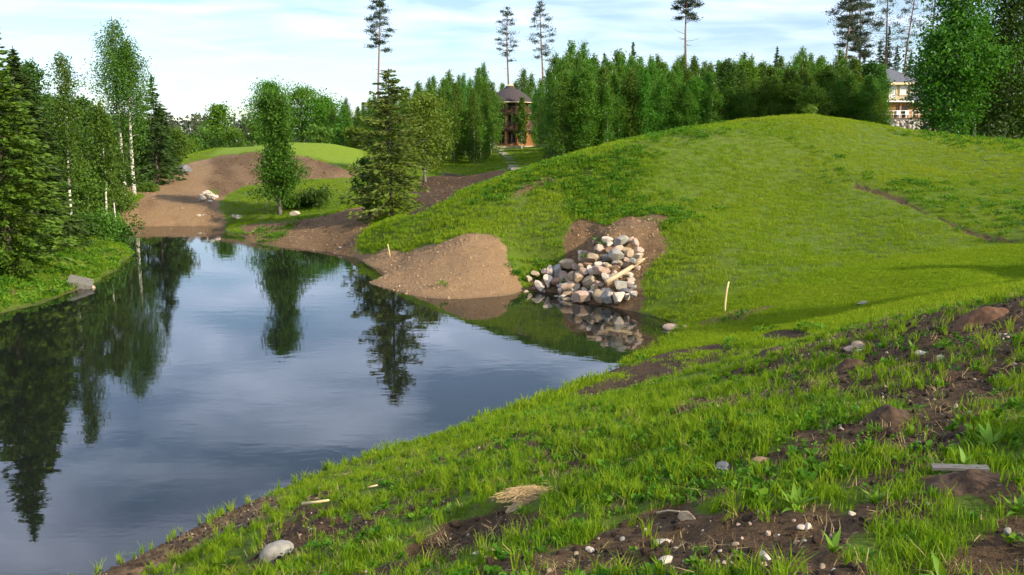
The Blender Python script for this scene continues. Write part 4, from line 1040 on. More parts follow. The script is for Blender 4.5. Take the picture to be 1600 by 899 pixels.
MB().tube([(0, 0, -0.2), (0, 0, 0.9), (0.01, 0, 1.7)], [0.07, 0.065, 0.05], 8).build('shaft', M_WHITE, lp); MB().tube([(0.01, 0, 1.7), (0.01, 0, 1.82)], [0.085, 0.04], 8).build('cap', M_DTIMBER, lp)
# pale shed glimpsed under the left wood's last trees
p = at(256, 264, 118); z0 = gz(p[0], 118)
sh = thing('low_shed', 'low pale shed glimpsed under the trees beyond the sandy slope', 'shed', (p[0], 118, z0 - 0.1))
MB().box(-1.1, 0.9, 0, 2.0, 0, 1.1).build('wall', M_RENDER, sh); MB().add([(-1.3,-0.25,1.1),(1.1,-0.25,1.1),(1.1,2.2,1.1),(-1.3,2.2,1.1),(-1.3,1.0,1.75),(1.1,1.0,1.75)], [(0,1,5,4),(2,3,4,5),(1,2,5),(3,0,4),(3,2,1,0)]).build('roof', M_WHITE, sh)

# stepping-stone path to the round house
pth = tag(link('garden_path', None), kind='structure')
M_SLAB = simple_mat('path_slab', (0.20,0.18,0.15,1), (0.34,0.31,0.27,1), 2, 0.9, 0.4, per_object=0.1)
slab_me = MB().prism([(x*r_, y*r_*0.8) for (x, y), r_ in zip(ngon(0, 0, 0.75, 9), (1,.92,1.05,.95,1,.9,1.04,.97,1.02))], -0.12, 0.06).mesh('slab', M_SLAB)
for k, (u, v) in enumerate([(806,262),(804,258),(802,254),(799,250),(796,247),(792,244),(788,241),(784,238.5),(781,236.5),(779,235)]):
    w = hit([(u, v)])[0]
    if w[1] > 160: continue
    o = link('slab', slab_me, pth, (w[0], w[1], gz(w[0], w[1]) + 0.03)); o.rotation_euler = (0, 0, k*1.3); s = 0.75 + 0.012*w[1]*0.3; o.scale = (s, s, 1)

# ------------------------------------------------------------------ stones
EXCL = []
def stone_mat(name, c1, c2, vein):
    m, nt, out = new_mat(name); N = NT(nt)
    tcn = N.n('ShaderNodeTexCoord'); oi = N.n('ShaderNodeObjectInfo')
    ad = N.n('ShaderNodeVectorMath', operation='ADD'); nt.links.new(tcn.outputs['Object'], ad.inputs[0])
    cb = N.n('ShaderNodeCombineXYZ'); nt.links.new(N.math('MULTIPLY', oi.outputs['Random'], 40), cb.inputs[0]); nt.links.new(cb.outputs[0], ad.inputs[1])
    a = N.noise(ad.outputs[0], 1.6, 5, 0.6); b = N.noise(ad.outputs[0], 14, 4, 0.7)
    col = N.ramp(a, [(0.32, c1), (0.66, c2)])
    col = N.mix(N.ramp(b, [(0.52, g4(0)), (0.68, g4(0.7))]), col, vein)
    p = N.n('ShaderNodeBsdfPrincipled'); N.set(p, Base_Color=col, Roughness=0.85, Normal=N.bump(b, 0.35, 0.03)); p.inputs['Specular IOR Level'].default_value = 0.25
    nt.links.new(p.outputs[0], out.inputs[0]); return m
SM = {
 'pink': stone_mat('pink_granite', (0.32,0.215,0.15,1), (0.47,0.34,0.25,1), (0.30,0.20,0.17,1)),
 'pale': stone_mat('pale_stone', (0.42,0.335,0.25,1), (0.60,0.50,0.39,1), (0.38,0.32,0.27,1)),
 'tan': stone_mat('tan_stone', (0.27,0.19,0.115,1), (0.42,0.315,0.20,1), (0.25,0.19,0.13,1)),
 'grey': stone_mat('grey_stone', (0.20,0.185,0.155,1), (0.33,0.305,0.255,1), (0.18,0.175,0.165,1)),
 'brown': stone_mat('rusty_stone', (0.22,0.125,0.07,1), (0.36,0.22,0.13,1), (0.15,0.09,0.06,1)),
 'dark': stone_mat('dark_stone', (0.10,0.095,0.10,1), (0.19,0.18,0.185,1), (0.07,0.065,0.07,1)),
}
def stone_mesh(name, seed, mat, sub=3, cuts=7, rough=0.10):
    r = np.random.default_rng(seed)
    bm = bmesh.new(); bmesh.ops.create_icosphere(bm, subdivisions=sub, radius=1.0)
    v = np.array([q.co[:] for q in bm.verts])
    for k in range(cuts):
        n = r.normal(size=3); n /= np.linalg.norm(n); d = r.uniform(0.42, 0.72)
        over = v @ n - d
        v = v - np.where(over > 0, over*0.98, 0)[:, None]*n
    v = v * (1 + rough*fbm(v[:,0]*1.0 + v[:,2]*0.7 + seed, v[:,1] - v[:,2]*0.6, 0.9, 3, seed))[:, None]
    v /= np.abs(v).max(0)
    for q, c in zip(bm.verts, v): q.co = c
    me = bpy.data.meshes.new(name); bm.to_mesh(me); bm.free()
    me.polygons.foreach_set('use_smooth', np.ones(len(me.polygons), dtype=bool)); me.materials.append(mat); me.update(); me.set_sharp_from_angle(angle=math.radians(28))
    return me
STONE = {c: [stone_mesh('boulder', 600 + 17*i + j*3, m, cuts=9 + j, rough=0.10 + 0.03*j) for j in range(4)] for i, (c, m) in enumerate(SM.items())}
# (x, y, width, height in the close view of the pile, colour, what tells it apart)
PILE = [
 (617,228,62,50,'pink','small pink stone at the upper left corner of the stone pile'),
 (700,212,80,48,'pale','pale slanting stone in the top row of the pile'),
 (715,248,55,45,'pale','small white stone just under the slanting top stone'),
 (812,228,104,74,'grey','large grey stone in the middle of the top row'),
 (880,212,50,42,'pink','small pinkish stone right of the large grey top stone'),
 (910,238,46,62,'pink','upright pink stone at the top right of the pile'),
 (640,280,78,58,'pink','pinkish stone with pale foot below the upper left corner'),
 (710,285,58,42,'brown','brownish stone in the second row of the pile'),
 (780,282,84,48,'pink','flat pink brown stone under the large grey top stone'),
 (855,310,78,68,'tan','brown grey stone right of centre in the second row'),
 (935,290,68,42,'pink','pink stone at the right end of the second row'),
 (930,330,84,38,'pale','long pale stone at the right end above the log'),
 (500,310,42,37,'pale','small pale stone topping the left shoulder of the pile'),
 (555,312,52,34,'pink','small pink stone beside the left shoulder top'),
 (515,355,68,74,'pink','upright grey pink stone on the left shoulder'),
 (618,345,102,70,'tan','broad tan stone in the middle of the pile'),
 (695,352,58,58,'grey','squarish grey stone between the tan and the blue grey one'),
 (768,335,92,94,'grey','tall blue grey stone in the heart of the pile'),
 (765,385,84,44,'grey','grey stone right under the tall blue grey one'),
 (848,365,44,40,'pink','small pink brown stone near the log'),
 (890,370,54,44,'grey','small grey stone behind the log'),
 (408,398,116,76,'tan','biggest tan boulder on the left half of the pile'),
 (472,420,60,54,'pink','pinkish tan stone right of the biggest tan boulder'),
 (335,445,64,88,'grey','upright grey stone left of the biggest tan boulder'),
 (285,440,47,67,'pale','upright cream stone in the left tail of the pile'),
 (250,453,78,47,'pink','flat pinkish stone in the left tail of the pile'),
 (183,466,70,47,'tan','rounded yellowish stone near the left end'),
 (121,500,44,42,'pale','small cream stone at the far left end of the pile'),
 (197,548,72,76,'pale','white triangular stone at the waterline on the left'),
 (270,518,73,82,'pale','light grey pink stone right of the white triangular one'),
 (380,498,74,94,'pink','tall pink grey stone in the lower left of the pile'),
 (325,522,64,64,'brown','brown stone tucked in the lower left of the pile'),
 (435,480,64,80,'tan','tan stone left of the striped one'),
 (492,485,76,80,'tan','tan striped stone in the lower middle'),
 (530,450,64,74,'pink','tan pink stone above the striped one'),
 (590,450,68,84,'pale','tall light pink stone in the middle of the pile'),
 (645,398,58,47,'pale','small pinkish white stone in the centre'),
 (665,440,110,70,'pink','large pink stone in the centre of the pile'),
 (713,406,68,50,'tan','cream tan stone right of the centre'),
 (762,425,68,48,'brown','rust brown stone by the foot of the log'),
 (690,488,74,64,'pale','cream stone below the large pink one'),
 (740,488,48,64,'pale','pale upright stone beside the dark gap'),
 (425,552,120,44,'pink','long flat pinkish stone at the waterline'),
 (570,525,104,78,'tan','large tan stone in the lower middle of the pile'),
 (600,565,68,62,'tan','yellowish stone under the large tan one'),
 (645,540,64,48,'pink','pinkish stone in the lower centre'),
 (525,640,136,90,'pink','largest pink tan boulder standing in the water'),
 (645,630,82,90,'tan','blocky yellow tan stone in the water'),
 (580,605,54,48,'grey','grey stone wedged between the two boulders in the water'),
 (725,593,74,42,'pale','whitish stone above the speckled ones'),
 (805,548,98,90,'grey','large grey green stone apart at the lower right'),
 (845,592,98,52,'dark','flat dark grey stone at the lower right'),
 (705,640,74,78,'grey','speckled grey stone at the lower right water edge'),
 (780,640,98,82,'pale','large speckled pale stone at the lower right water edge'),
 (850,635,64,44,'pale','light grey stone near the right end of the water edge'),
 (900,625,44,38,'grey','last small grey stone on the right at the grass'),
 (715,525,54,42,'tan','tan stone at the lower end of the log'),
 (805,385,44,42,'tan','small tan stone above the log'),
 (515,405,44,38,'tan','small tan stone under the upright grey pink one'),
 (575,395,84,34,'brown','flat brown pink stone under the broad tan one'),
 (760,470,44,52,'pink','pink stone beside the foot of the log'),
 (470,605,64,28,'brown','flat wet stone left of the largest boulder'),
 (905,567,20,18,'pale','tiny white stone lying apart on the soil right of the pile'),
]
r = np.random.default_rng(31)
CW = 4.733
pp = hit([(800 + a/CW, 330 + (b + h*0.22)/CW) for a, b, w, h, c, l in PILE])
for (a, b, w, h, c, lb), (x, y) in zip(PILE, pp):
    k = y / F_PX / CW
    rx, rz_ = w*k*0.62, h*k*0.62; ry = (rx + rz_)*0.5*r.uniform(0.85, 1.1)
    o = link('boulder', STONE[c][int(r.integers(4))], None, at(800 + a/CW, 330 + b/CW, y - ry*0.25))
    o.scale = (rx, ry, rz_); o.rotation_euler = (r.uniform(-0.15, 0.15), r.uniform(-0.22, 0.22), r.choice([0, math.pi]) + r.uniform(-0.35, 0.35))
    tag(o, lb, 'boulder', 'stones of the rock pile')
# dark filler stones hold the pile together
for k in range(75):
    u, v = r.uniform(824, 1002), 0
    v = 452 - (u-828)*0.36 + r.uniform(0, 34) if u < 960 else r.uniform(385, 468)
    x, y = hit([(u, v)])[0]; s = r.uniform(0.12, 0.22)
    o = link('stone', STONE[('pink','tan','pale','grey','pale')[k % 5]][k % 4], None, (x, y, gz(x, y) + s*0.25)); o.scale = (s*1.2, s, s*0.8); o.rotation_euler = (0, 0, r.uniform(0, 6))
    tag(o, 'small %s stone wedged between boulders in the %s half of the pile' % (('pink','tan','cream','grey','cream')[k % 5], 'left' if u < 915 else 'right'), 'stone', 'small filler stones of the rock pile')
# pale log on the pile
M_LOG = simple_mat('barkless_log', (0.38,0.27,0.15,1), (0.55,0.42,0.26,1), 4, 0.8, 0.4, (5,5,0.6))
def along(u0, v0, d0, u1, v1, d1, n=5, sag=0.0, rr=None):
    a, b = np.array(at(u0, v0, d0)), np.array(at(u1, v1, d1)); r_ = rr or np.random.default_rng(int(u0))
    return [tuple(a*(1-t) + b*t + np.array([0, 0, -sag*math.sin(math.pi*t)]) + (r_.normal(size=3)*0.02*np.linalg.norm(b-a)*0.3 if 0 < t < 1 else 0)) for t in np.linspace(0, 1, n)]
lg = thing('log', 'pale barkless log lying across the right side of the stone pile', 'log', (0, 0, 0))
MB().tube(along(947,441,32.55,1004,406,34.1), [0.095,0.09,0.085,0.08,0.07], 9).build('stem', M_LOG, lg, True)
MB().tube(along(992,413,33.6,1008,404,33.7,3), [0.06,0.05,0.03], 6).build('branch_stub', M_LOG, lg, True)
# white stones on the sandy ramp
for k in range(26):
    u, v = r.normal(322, 7), r.normal(308, 3.2)
    x, y = hit([(u, v)])[0]; s = r.uniform(0.11, 0.24)
    o = link('stone', STONE['pale'][k % 4], None, (x, y, gz(x, y) + s*r.uniform(0.3, 1.1))); o.scale = (s*1.2, s, s*0.85); o.rotation_euler = (0, 0, r.uniform(0, 6))
    tag(o, 'whitish stone in the small heap on the sandy ramp', 'stone', 'small heap of white stones on the sandy ramp')
for k, (u, v, s, lb) in enumerate([(310,335,0.16,'lone white stone below the small white heap'),(318,337,0.12,'smaller lone white stone below the white heap'),(362,378,0.16,'pale stone at the far water edge'),
      (372,338,0.3,'grey stone at the left foot of the lone leafy tree'),(462,336,0.35,'pale stone right of the lone leafy tree trunk'),(531,384,0.12,'white stone on the brown far bank near the hill')]):
    x, y = hit([(u, v)])[0]
    o = link('stone', STONE['pale' if k != 3 else 'grey'][k % 4], None, (x, y, gz(x, y) + s*0.3)); o.scale = (s*1.3, s, s*0.7); o.rotation_euler = (0, 0, k)
    tag(o, lb, 'stone')
x, y = hit([(288, 271)])[0]
o = link('dark_block', stone_mesh('dark_block', 71, SM['dark'], 3, 10, 0.05), None, (x, y, gz(x, y) + 0.4)); o.scale = (0.85, 0.7, 0.62); o.rotation_euler = (0, 0, 0.4)
tag(o, 'dark purplish blocky boulder at the top of the sandy ramp', 'boulder')
# concrete on the left bank
def slab(name, label, u, v, d, sx, sy, sz, rot, chips=0.06):
    t = bmesh.new(); bmesh.ops.create_cube(t, size=2); bmesh.ops.subdivide_edges(t, edges=t.edges[:], cuts=3, use_grid_fill=True)
    rr = np.random.default_rng(int(u))
    for q in t.verts: q.co = q.co*(1 - 0.05*(abs(q.co.x*q.co.y*q.co.z))) + Vector(rr.normal(size=3)*chips*0.4)
    me = bpy.data.meshes.new(name); t.to_mesh(me); t.free(); me.materials.append(M_CONC)
    p = at(u, v, d); o = link(name, me, None, (p[0], d, gz(p[0], d) + sz*0.45)); o.scale = (sx, sy, sz); o.rotation_euler = rot
    return tag(o, label, 'concrete block')
slab('concrete_slab', 'tilted grey concrete slab at the left water edge', 124, 440, 36.4, 0.48, 0.36, 0.22, (0.3, 0.3, 0.4))
slab('concrete_block', 'small grey concrete block half hidden by bushes on the left bank', 85, 394, 43.0, 0.3, 0.3, 0.28, (0, 0.1, 0.5))
o = link('stone', STONE['pink'][1], None, at_water(138, 450)); o.scale = (0.30, 0.22, 0.14); tag(o, 'pinkish stone lying in front of the tilted concrete slab', 'stone')
# stake in the swale
st = at(1132, 488, 28.0); z0 = gz(st[0], 28.0)
M_STAKE = simple_mat('debarked_stake', (0.58,0.42,0.18,1), (0.74,0.57,0.30,1), 5, 0.7, 0.3, (5,5,0.5))
sk = thing('wooden_stake', 'thin pale wooden stake standing upright in the grass below the hill', 'stake', (st[0], 28.0, z0))
MB().tube([(0, 0, -0.2), (0.015, 0, 0.35), (0.05, 0, 0.75), (0.10, 0, 1.0)], [0.035, 0.034, 0.03, 0.026], 7).build('shaft', M_STAKE, sk, True)
st = at(608, 396, 43); sk = thing('wooden_stake', 'small pale stake on the soil strip left of the gravel heap', 'stake', (st[0], 43, gz(st[0], 43)))
MB().tube([(0.06, 0, -0.1), (0.0, 0, 0.3), (-0.06, 0, 0.62)], [0.03, 0.028, 0.022], 6).build('shaft', M_STAKE, sk, True)
# stones and sticks lying about
LOOSE = [(1350,476,0.17,'grey','lone grey stone in the bright swale'), (1052,514,0.40,'pink','flat pinkish stone at the tip of the cove'), (1071,512,0.12,'pale','small white stone beside the flat one at the cove tip'),
 (432,866,0.17,'grey','big rounded grey stone in the grass near the bottom left'), (1327,543,0.09,'pink','left of the two pale stones on the near crest'), (1342,538,0.11,'tan','right of the two pale stones on the near crest'),
 (1344,551,0.06,'pale','small white stone just under the two crest stones'), (1440,553,0.06,'pale','white stone left of a pair on the dark soil'), (1470,555,0.055,'pale','white stone right of that pair on the dark soil'),
 (1075,805,0.06,'tan','flat tan stone in the bare soil at the bottom'), (1035,829,0.05,'pale','round pale stone in the bare soil'), (1041,866,0.045,'pale','cream stone low in the bare soil'), (1195,862,0.05,'pale','white stone at the right of the bare soil'),
 (890,893,0.05,'pale','white stone at the bottom edge left of centre'), (1254,815,0.03,'pale','bluish white pebble left of a pair in the hollow'), (1264,808,0.035,'pale','white pebble right of that pair in the hollow'), (1541,893,0.035,'pale','white pebble in the bottom right corner'),
 (1188,718,0.06,'brown','brown clod-like stone at the edge of the grass'), (785,640,0.26,'dark','dark clod lying in the water by the near bank'), (1130,727,0.07,'dark','bluish dark stone half hidden in grass'), (922,846,0.03,'pale','small white stone under the furrow'), (745,866,0.03,'pale','pale stone right of the furrow')]
ROUND = {c: [stone_mesh('stone', 660 + 5*j, m, cuts=4, rough=0.12) for j in range(3)] for c, m in SM.items()}
for k, (u, v, s, c, lb) in enumerate(LOOSE):
    x, y = hit([(u, v)])[0]
    o = link('stone', ROUND[c][k % 3], None, (x, y, gz(x, y) + s*0.1)); o.scale = (s*1.25, s*0.9, s*(0.4 if s > 0.3 else 0.65)); o.rotation_euler = (0, 0.1, k*0.9)
    if k == 3: o.data = stone_mesh('stone', 77, SM['grey'], 3, 0, 0.22); o.scale = (0.19, 0.11, 0.12); o.rotation_euler = (0, -0.35, 0.25); o.location.z += 0.05
    tag(o, lb, 'stone'); EXCL.append((x, y, s*1.5 + 0.03)); EXCL.append((x - 0.0*s, y - s*1.6, s*1.2))
def stick(name, label, cat, px, r0, mat, lift=0.03):
    w = hit(px); t = thing(name, label, cat, (0, 0, 0))
    pts = [(x, y, gz(x, y) + lift) for x, y in w]
    for a in range(len(w)-1):
        for q in np.linspace(0, 1, 5): e = w[a]*(1-q) + w[a+1]*q; EXCL.append((e[0], e[1]-0.06, 0.10))
    MB().tube(pts, [r0*(1 - 0.4*i/max(1, len(pts)-1)) for i in range(len(pts))], 7).build('shaft', mat, t, True)
stick('stick', 'pale barkless stick lying in the grass near the water', 'stick', [(473,796),(490,793),(514,788)], 0.022, M_STAKE, 0.08)
stick('stick', 'short pale stick lying above the furrow', 'stick', [(575,766),(590,763)], 0.014, M_STAKE, 0.06)
stick('stick', 'grey stick lying on the gravelly near shore', 'stick', [(337,834),(360,826),(388,815)], 0.02, M_CONC, 0.03)
stick('stick', 'thin curved twig on the bare soil at the bottom', 'stick', [(1026,794),(1045,791),(1062,797)], 0.01, M_LOG, 0.03)
pb = hit([(1455,738),(1545,730)]); a, b = pb; ang = math.atan2(b[1]-a[1], b[0]-a[0]); L = float(np.hypot(*(b-a)))
pl = MB(); pl.box(-L/2, L/2, -0.03, 0.03, 0, 0.018)
M_PLANK = simple_mat('weathered_plank', (0.10,0.09,0.08,1), (0.18,0.165,0.15,1), 6, 0.85, 0.5, (0.8,8,8))
mx_, my_ = (a+b)/2
o = pl.build('plank', M_PLANK); o.location = (mx_, my_, gz(mx_, my_) + 0.02); o.rotation_euler = (0.1, -0.05, ang); tag(o, 'short weathered grey plank lying in the weeds at right', 'plank')

for q in np.linspace(0, 1, 9): e = a*(1-q) + b*q; EXCL.append((e[0], e[1]-0.08, 0.13))
# clods and heaps of earth
def heap(name, label, u, v, w, d, h, mat, seed, cat='earth heap'):
    r = np.random.default_rng(seed); n = 34; g = np.linspace(-1, 1, n); X, Y = np.meshgrid(g, g); X = X.ravel(); Y = Y.ravel()
    rad = np.hypot(X, Y); Z = np.clip(1 - rad**1.7, -0.2, 1) * (1 + 0.35*fbm(X + seed, Y, 0.5, 4, seed)) + 0.18*fbm(X, Y + seed, 0.22, 3, seed+1)*np.clip(1.1-rad, 0, 1)
    x, y = hit([(u, v)])[0]
    EXCL.append((x, y, 0.85*max(w, d))); EXCL.append((x, y - d*0.6, 0.8*w))
    gzv = height(x + X*w, y + Y*d)
    V = np.stack([X*w, Y*d, gzv - gz(x, y) + Z*h - 0.03 - 0.25*np.clip(rad-0.85, 0, 1)], 1)
    i2 = np.arange(n*n).reshape(n, n); Q = np.stack([i2[:-1,:-1].ravel(), i2[:-1,1:].ravel(), i2[1:,1:].ravel(), i2[1:,:-1].ravel()], 1)
    o = link(name, mesh_np(name, V, Q, [mat], True), None, (x, y, gz(x, y))); return tag(o, label, cat)
M_CLOD = simple_mat('dark_earth', (0.035,0.020,0.012,1), (0.10,0.058,0.033,1), 14, 0.95, 1.0)
M_RED = simple_mat('reddish_earth', (0.075,0.036,0.018,1), (0.15,0.075,0.036,1), 14, 0.95, 1.0)
heap('earth_heap', 'reddish brown heap of earth on the near crest at right', 1530, 500, 0.36, 0.3, 0.14, M_RED, 3)
heap('earth_heap', 'brown molehill-like heap with sprouts among the near weeds', 1385, 655, 0.21, 0.2, 0.14, M_CLOD, 4)
heap('earth_heap', 'low brown heap under the plank at right', 1505, 752, 0.28, 0.2, 0.10, M_CLOD, 5)
heap('earth_heap', 'brown soil heap at the tree line behind the hill crest', 880, 244, 2.6, 1.6, 0.9, M_CLOD, 6)
heap('earth_heap', 'small clod of earth on the dark soil by the cove', 1205, 552, 0.35, 0.3, 0.15, M_CLOD, 7)
heap('earth_heap', 'small clod of earth on the near slope above the weeds', 1322, 580, 0.25, 0.2, 0.13, M_CLOD, 8)
M_STRAW = simple_mat('dry_straw', (0.30,0.20,0.09,1), (0.50,0.37,0.20,1), 12, 0.9, 1.0, (1,4,1))
hs_ = heap('straw_clump', 'clump of dry straw lying in the grass in the foreground', 822, 785, 0.26, 0.2, 0.06, M_STRAW, 9, 'straw')
r = np.random.default_rng(4); sm = MB()
for k in range(360):
    a = r.uniform(0, 6.28); rr_ = r.uniform(0, 0.9); x, y = rr_*math.cos(a)*0.25, rr_*math.sin(a)*0.19; L = r.uniform(0.05, 0.13); b = r.normal(0.3, 0.5); z = 0.065*(1-rr_**1.7) + r.uniform(-0.01, 0.035)
    p0 = Vector((x - math.cos(b)*L, y - math.sin(b)*L, z + r.uniform(-0.02, 0.01))); p1 = Vector((x + math.cos(b)*L, y + math.sin(b)*L, z + r.uniform(-0.03, 0.02)))
    sm.tube([p0, (p0+p1)/2 + Vector((0, 0, 0.012)), p1], [0.0022]*3, 3, cap=False)
sm.build('stalks', M_STRAW, hs_)
# ------------------------------------------------------------------ grass and weeds
def tint_leaf_mat(name, c_dark, c_light, c_dry, trans=0.4):
    m, nt, out = new_mat(name); N = NT(nt)
    ge = N.n('ShaderNodeNewGeometry')
    ti = N.n('ShaderNodeAttribute', attribute_name='tint'); ti.attribute_type = 'INSTANCER'
    col = N.mix(ge.outputs['Random Per Island'], c_dark, c_light)
    col = N.mix(N.ramp(ti.outputs['Fac'], [(0.35, g4(0)), (1.0, g4(0.85))]), col, c_dry)
    col = N.mix(N.ramp(ti.outputs['Fac'], [(0.0, g4(0.6)), (0.4, g4(0))]), col, (c_dark[0]*0.6, c_dark[1]*0.9, c_dark[2]*1.2, 1))
    p = N.n('ShaderNodeBsdfPrincipled'); N.set(p, Base_Color=col, Roughness=0.5); p.inputs['Specular IOR Level'].default_value = 0.06
    t = N.n('ShaderNodeBsdfTranslucent'); N.set(t, Color=N.mix(1.0, col, (1.2, 1.1, 0.5, 1), 'MULTIPLY'))
    ms = N.n('ShaderNodeMixShader'); ms.inputs[0].default_value = trans
    nt.links.new(p.outputs[0], ms.inputs[1]); nt.links.new(t.outputs[0], ms.inputs[2]); nt.links.new(ms.outputs[0], out.inputs[0]); return m
M_BLADE = tint_leaf_mat('grass_blade', (0.112,0.205,0.009,1), (0.190,0.315,0.014,1), (0.28,0.33,0.024,1))
M_WEED = tint_leaf_mat('weed_leaf', (0.050,0.145,0.012,1), (0.105,0.235,0.018,1), (0.17,0.29,0.025,1))
M_DRY = tint_leaf_mat('dry_blade', (0.24,0.18,0.08,1), (0.40,0.31,0.15,1), (0.35,0.27,0.12,1), 0.2)
M_DOCK = leaf_mat('dock_leaf', (0.105,0.235,0.016,1), (0.185,0.33,0.028,1), trans=0.4)

def blade_geo(r, n, spread, h0, h1, w, bend):
    V = []; F3 = []; F4 = []
    for k in range(n):
        a = r.uniform(0, 6.28); rr = spread*math.sqrt(r.random()); x, y = rr*math.cos(a), rr*math.sin(a)
        h = r.uniform(h0, h1); b = r.uniform(0, 6.28); lean = r.uniform(0.1, 1)*bend*h
        dx, dy = math.cos(b)*lean, math.sin(b)*lean
        c = r.uniform(0, 6.28); wx, wy = math.cos(c)*w/2, math.sin(c)*w/2
        o = len(V)
        V += [(x-wx, y-wy, -0.02), (x+wx, y+wy, -0.02),
              (x-wx*0.85+dx*0.28, y-wy*0.85+dy*0.28, h*0.5), (x+wx*0.85+dx*0.28, y+wy*0.85+dy*0.28, h*0.5),
              (x+dx, y+dy, h*(1-0.25*bend))]
        F4.append((o, o+1, o+3, o+2)); F3.append((o+2, o+3, o+4))
    return np.array(V), [np.array(F4), np.array(F3)]
def leafy_geo(r, n, spread, size, h, upright):
    c = []; d = []
    for k in range(n):
        a = r.uniform(0, 6.28); rr = spread*math.sqrt(r.random()); z = h*r.uniform(0.15, 1)*(1 - 0.5*(rr/spread)**2)
        c.append((rr*math.cos(a), rr*math.sin(a), z)); d.append((math.cos(a), math.sin(a), upright*r.uniform(0.2, 1.4)))
    v, f = cards(np.array(c), np.array(d), size*r.uniform(0.6, 1.2, n), 0.72, r, 0.2)
    q = v.reshape(n, 4, 3); m = np.stack([q[:,0], q[:,0]*0.42+q[:,1]*0.78-q[:,2]*0.20, q[:,1]*0.72+q[:,2]*0.45-q[:,0]*0.17, q[:,2], q[:,3]*0.72+q[:,2]*0.45-q[:,0]*0.17, q[:,0]*0.42+q[:,3]*0.78-q[:,2]*0.20], 1)
    return m.reshape(-1, 3), [np.arange(n*6).reshape(n, 6)]
def source_coll(name, geos, mat):
    col = bpy.data.collections.new(name)
    for i, (v, f) in enumerate(geos):
        o = bpy.data.objects.new('%s_%02d' % (name, i), mesh_np(name, v, f, [mat])); col.objects.link(o)
    return col
rg = np.random.default_rng(5)
C_FINE = source_coll('fine_tuft', [blade_geo(rg, 20, 0.085, 0.03, 0.12, 0.0062, 0.6) for _ in range(5)], M_BLADE)
C_TALL = source_coll('tall_tuft', [blade_geo(rg, 18, 0.04, 0.10, 0.26, 0.0085, 0.65) for _ in range(5)], M_BLADE)
C_WEED = source_coll('weed_tuft', [leafy_geo(rg, 26, 0.10, 0.04, 0.08, 0.4) for _ in range(4)] + [leafy_geo(rg, 12, 0.07, 0.075, 0.11, 1.1) for _ in range(3)], M_WEED)
C_HILL = source_coll('hill_tuft', [blade_geo(rg, 44, 0.24, 0.04, 0.15, 0.014, 0.7) for _ in range(5)], M_BLADE)
C_HWEED = source_coll('hill_weed', [leafy_geo(rg, 36, 0.22, 0.085, 0.19, 0.7) for _ in range(5)], M_WEED)
C_LAWN = source_coll('lawn_tuft', [blade_geo(rg, 36, 0.22, 0.02, 0.055, 0.012, 0.6) for _ in range(4)], M_BLADE)
C_DRY = source_coll('dry_tuft', [blade_geo(rg, 9, 0.08, 0.03, 0.11, 0.004, 1.5) for _ in range(4)], M_DRY)
peb = []
for s in range(4):
    me_ = stone_mesh('pebble', 900+s, SM[('pale', 'tan', 'pink', 'grey')[s]], 2, 6, 0.1); peb.append(me_)
C_PEB = bpy.data.collections.new('pebbles')
for i, me_ in enumerate(peb): C_PEB.objects.link(bpy.data.objects.new('pebble_%02d' % i, me_))
C_CLOD = bpy.data.collections.new('clods')
for s in range(3): C_CLOD.objects.link(bpy.data.objects.new('clod_%02d' % s, stone_mesh('clod', 930+s, M_CLOD, 2, 4, 0.35)))

M_SCLOD = simple_mat('sandy_earth', (0.25,0.158,0.08,1), (0.38,0.25,0.135,1), 9, 0.95, 0.8)
M_MCLOD = simple_mat('brown_earth', (0.085,0.05,0.024,1), (0.165,0.10,0.05,1), 9, 0.95, 0.8)
C_MCLOD = bpy.data.collections.new('brown_clods')
for s in range(3): C_MCLOD.objects.link(bpy.data.objects.new('brown_clod_%02d' % s, stone_mesh('brown_clod', 970+s, M_MCLOD, 2, 4, 0.35)))
C_SCLOD = bpy.data.collections.new('sandy_clods')
for s in range(3): C_SCLOD.objects.link(bpy.data.objects.new('sandy_clod_%02d' % s, stone_mesh('sandy_clod', 950+s, M_SCLOD, 2, 4, 0.35)))

